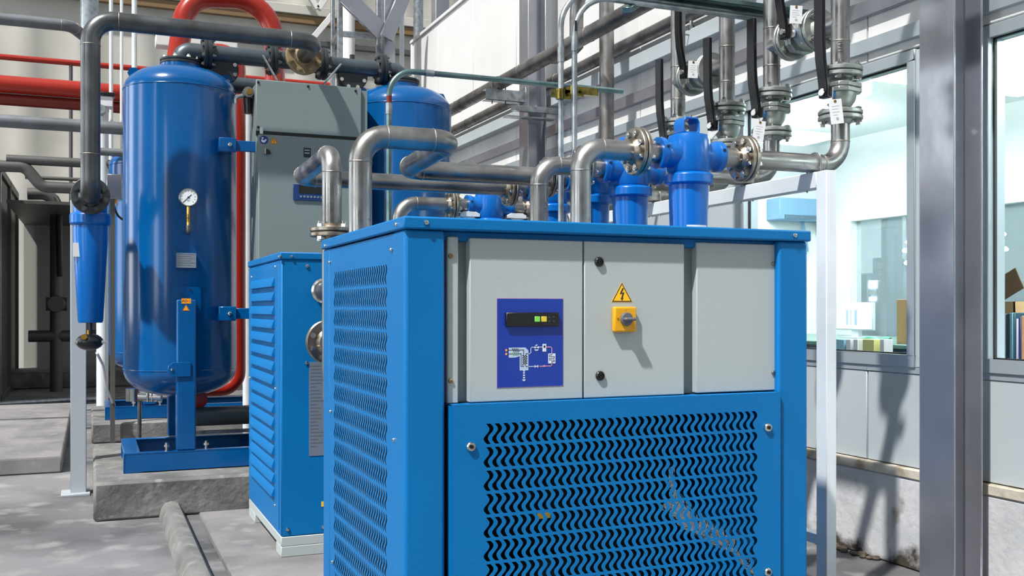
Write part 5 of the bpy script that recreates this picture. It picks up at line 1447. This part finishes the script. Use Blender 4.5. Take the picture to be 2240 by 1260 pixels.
# hall seen through the inner window
struct('wall_hall_far', MB().box(13, 13.2, -6, 18, 0, 6), 'hall_grey', 'blue grey far wall seen through the office', 'wall')
struct('ceiling', MB().box(OX + .1, 13.2, -6, 12.5, 4.6, 4.8), 'hall_grey', 'blue grey ceiling of the hall beyond the office', 'ceiling')
def far(name, lab, cat, x0, x1, y0, y1, z0, z1, m):
    o = obj(name, MB().box(x0, x1, y0, y1, z0, z1), m, None, .02); return tag(o, lab, cat)
a = PYd(1925, 9.0); c = PYd(1942, 9.0)
for y in (0, 3, 6, 9):  # lamps out of view, added to brighten what the inner window shows
    t = thing('ceiling_lamp', 'unseen lamp added under the ceiling to brighten the hall beyond the office', 'lamp', (10, y, 4.6), 'unseen lamps added to brighten the hall beyond the office')
    obj('housing', MB().box(8.2, 11.8, y - .2, y + .2, 4.54, 4.6), 'hall_grey', t); obj('diffuser', MB().box(8.3, 11.7, y - .15, y + .15, 4.52, 4.545), 'hall_lamp', t)
far('hall_column', 'slate column seen through the inner window', 'column', 9.0, 9.25, c, a, 0, 4.6, 'hall_dark')
def machine(lab, px0, px1, v, X, m='hall_dark'):
    y1, y0 = PYd(px0, X), PYd(px1, X); z = PZ((px0 + px1) / 2, v, X=X)
    t = thing('hall_machine', lab, 'machine', (X, (y0 + y1) / 2, 0))
    obj('casing', MB().box(X, X + 1.0, y0, y1, 0, z), m, t, .03)
    obj('top_duct', MB().box(X + .2, X + .8, y0 + .1 * (y1 - y0), y0 + .4 * (y1 - y0), z, z + .25), m, t, .02)
    return t
machine('low slate machine seen left in the inner window', 1866, 1899, 598, 11.4)
mm = machine('slate machine with pale windows behind the slate column', 1901, 1962, 612, 11.4)
for i, (px0, px1, v0, v1) in enumerate(((1902, 1918, 614, 630), (1902, 1918, 634, 645), (1903, 1917, 650, 658), (1940, 1952, 616, 630), (1953, 1970, 610, 630), (1940, 1951, 640, 648))):
    obj('lit_window', MB().box(11.385, 11.41, PYd(px1, 11.4), PYd(px0, 11.4), PZ(px0, v1, X=11.4), PZ(px0, v0, X=11.4)), 'hall_lamp' if i % 2 == 0 else 'office_wall', mm)
machine('tall grey-blue machine next to the brown carton', 1972, 2060, 590, 10.6, 'hall_grey')
machine('broad slate machine seen behind the open carton', 2140, 2330, 615, 9.6)
o = obj('overhead_duct', MB().cyl((9.5, -3, 2.75), (9.5, 6.2, 2.75), .3, seg=20), 'hall_dark'); tag(o, 'dark overhead duct seen through the inner window', 'duct')
o = obj('overhead_duct', MB().box(10.4, 10.9, -3, 11, 3.1, 3.4), 'hall_grey'); tag(o, 'pale square duct high behind the inner window', 'duct')
for k, (px, v) in enumerate(((1990, 529), (1983, 548), (1987, 575), (2190, 512), (2170, 540), (2185, 540), (2195, 545))):
    p = P(px, v, X=10.3); o = obj('hall_lamp', MB().lathe([(0, -.03), (.05, -.02), (.06, .0), (.03, .03), (0, .03)], p, (0, 0, 1), 12), 'hall_lamp'); obj('cord', MB().cyl(p + Vector((0, 0, .02)), (p.x, p.y, 4.62), .008, seg=6), 'hall_dark', o); tag(o, 'small bright lamp hanging in the hall beyond the office', 'lamp', 'small bright lamps in the hall beyond the office')
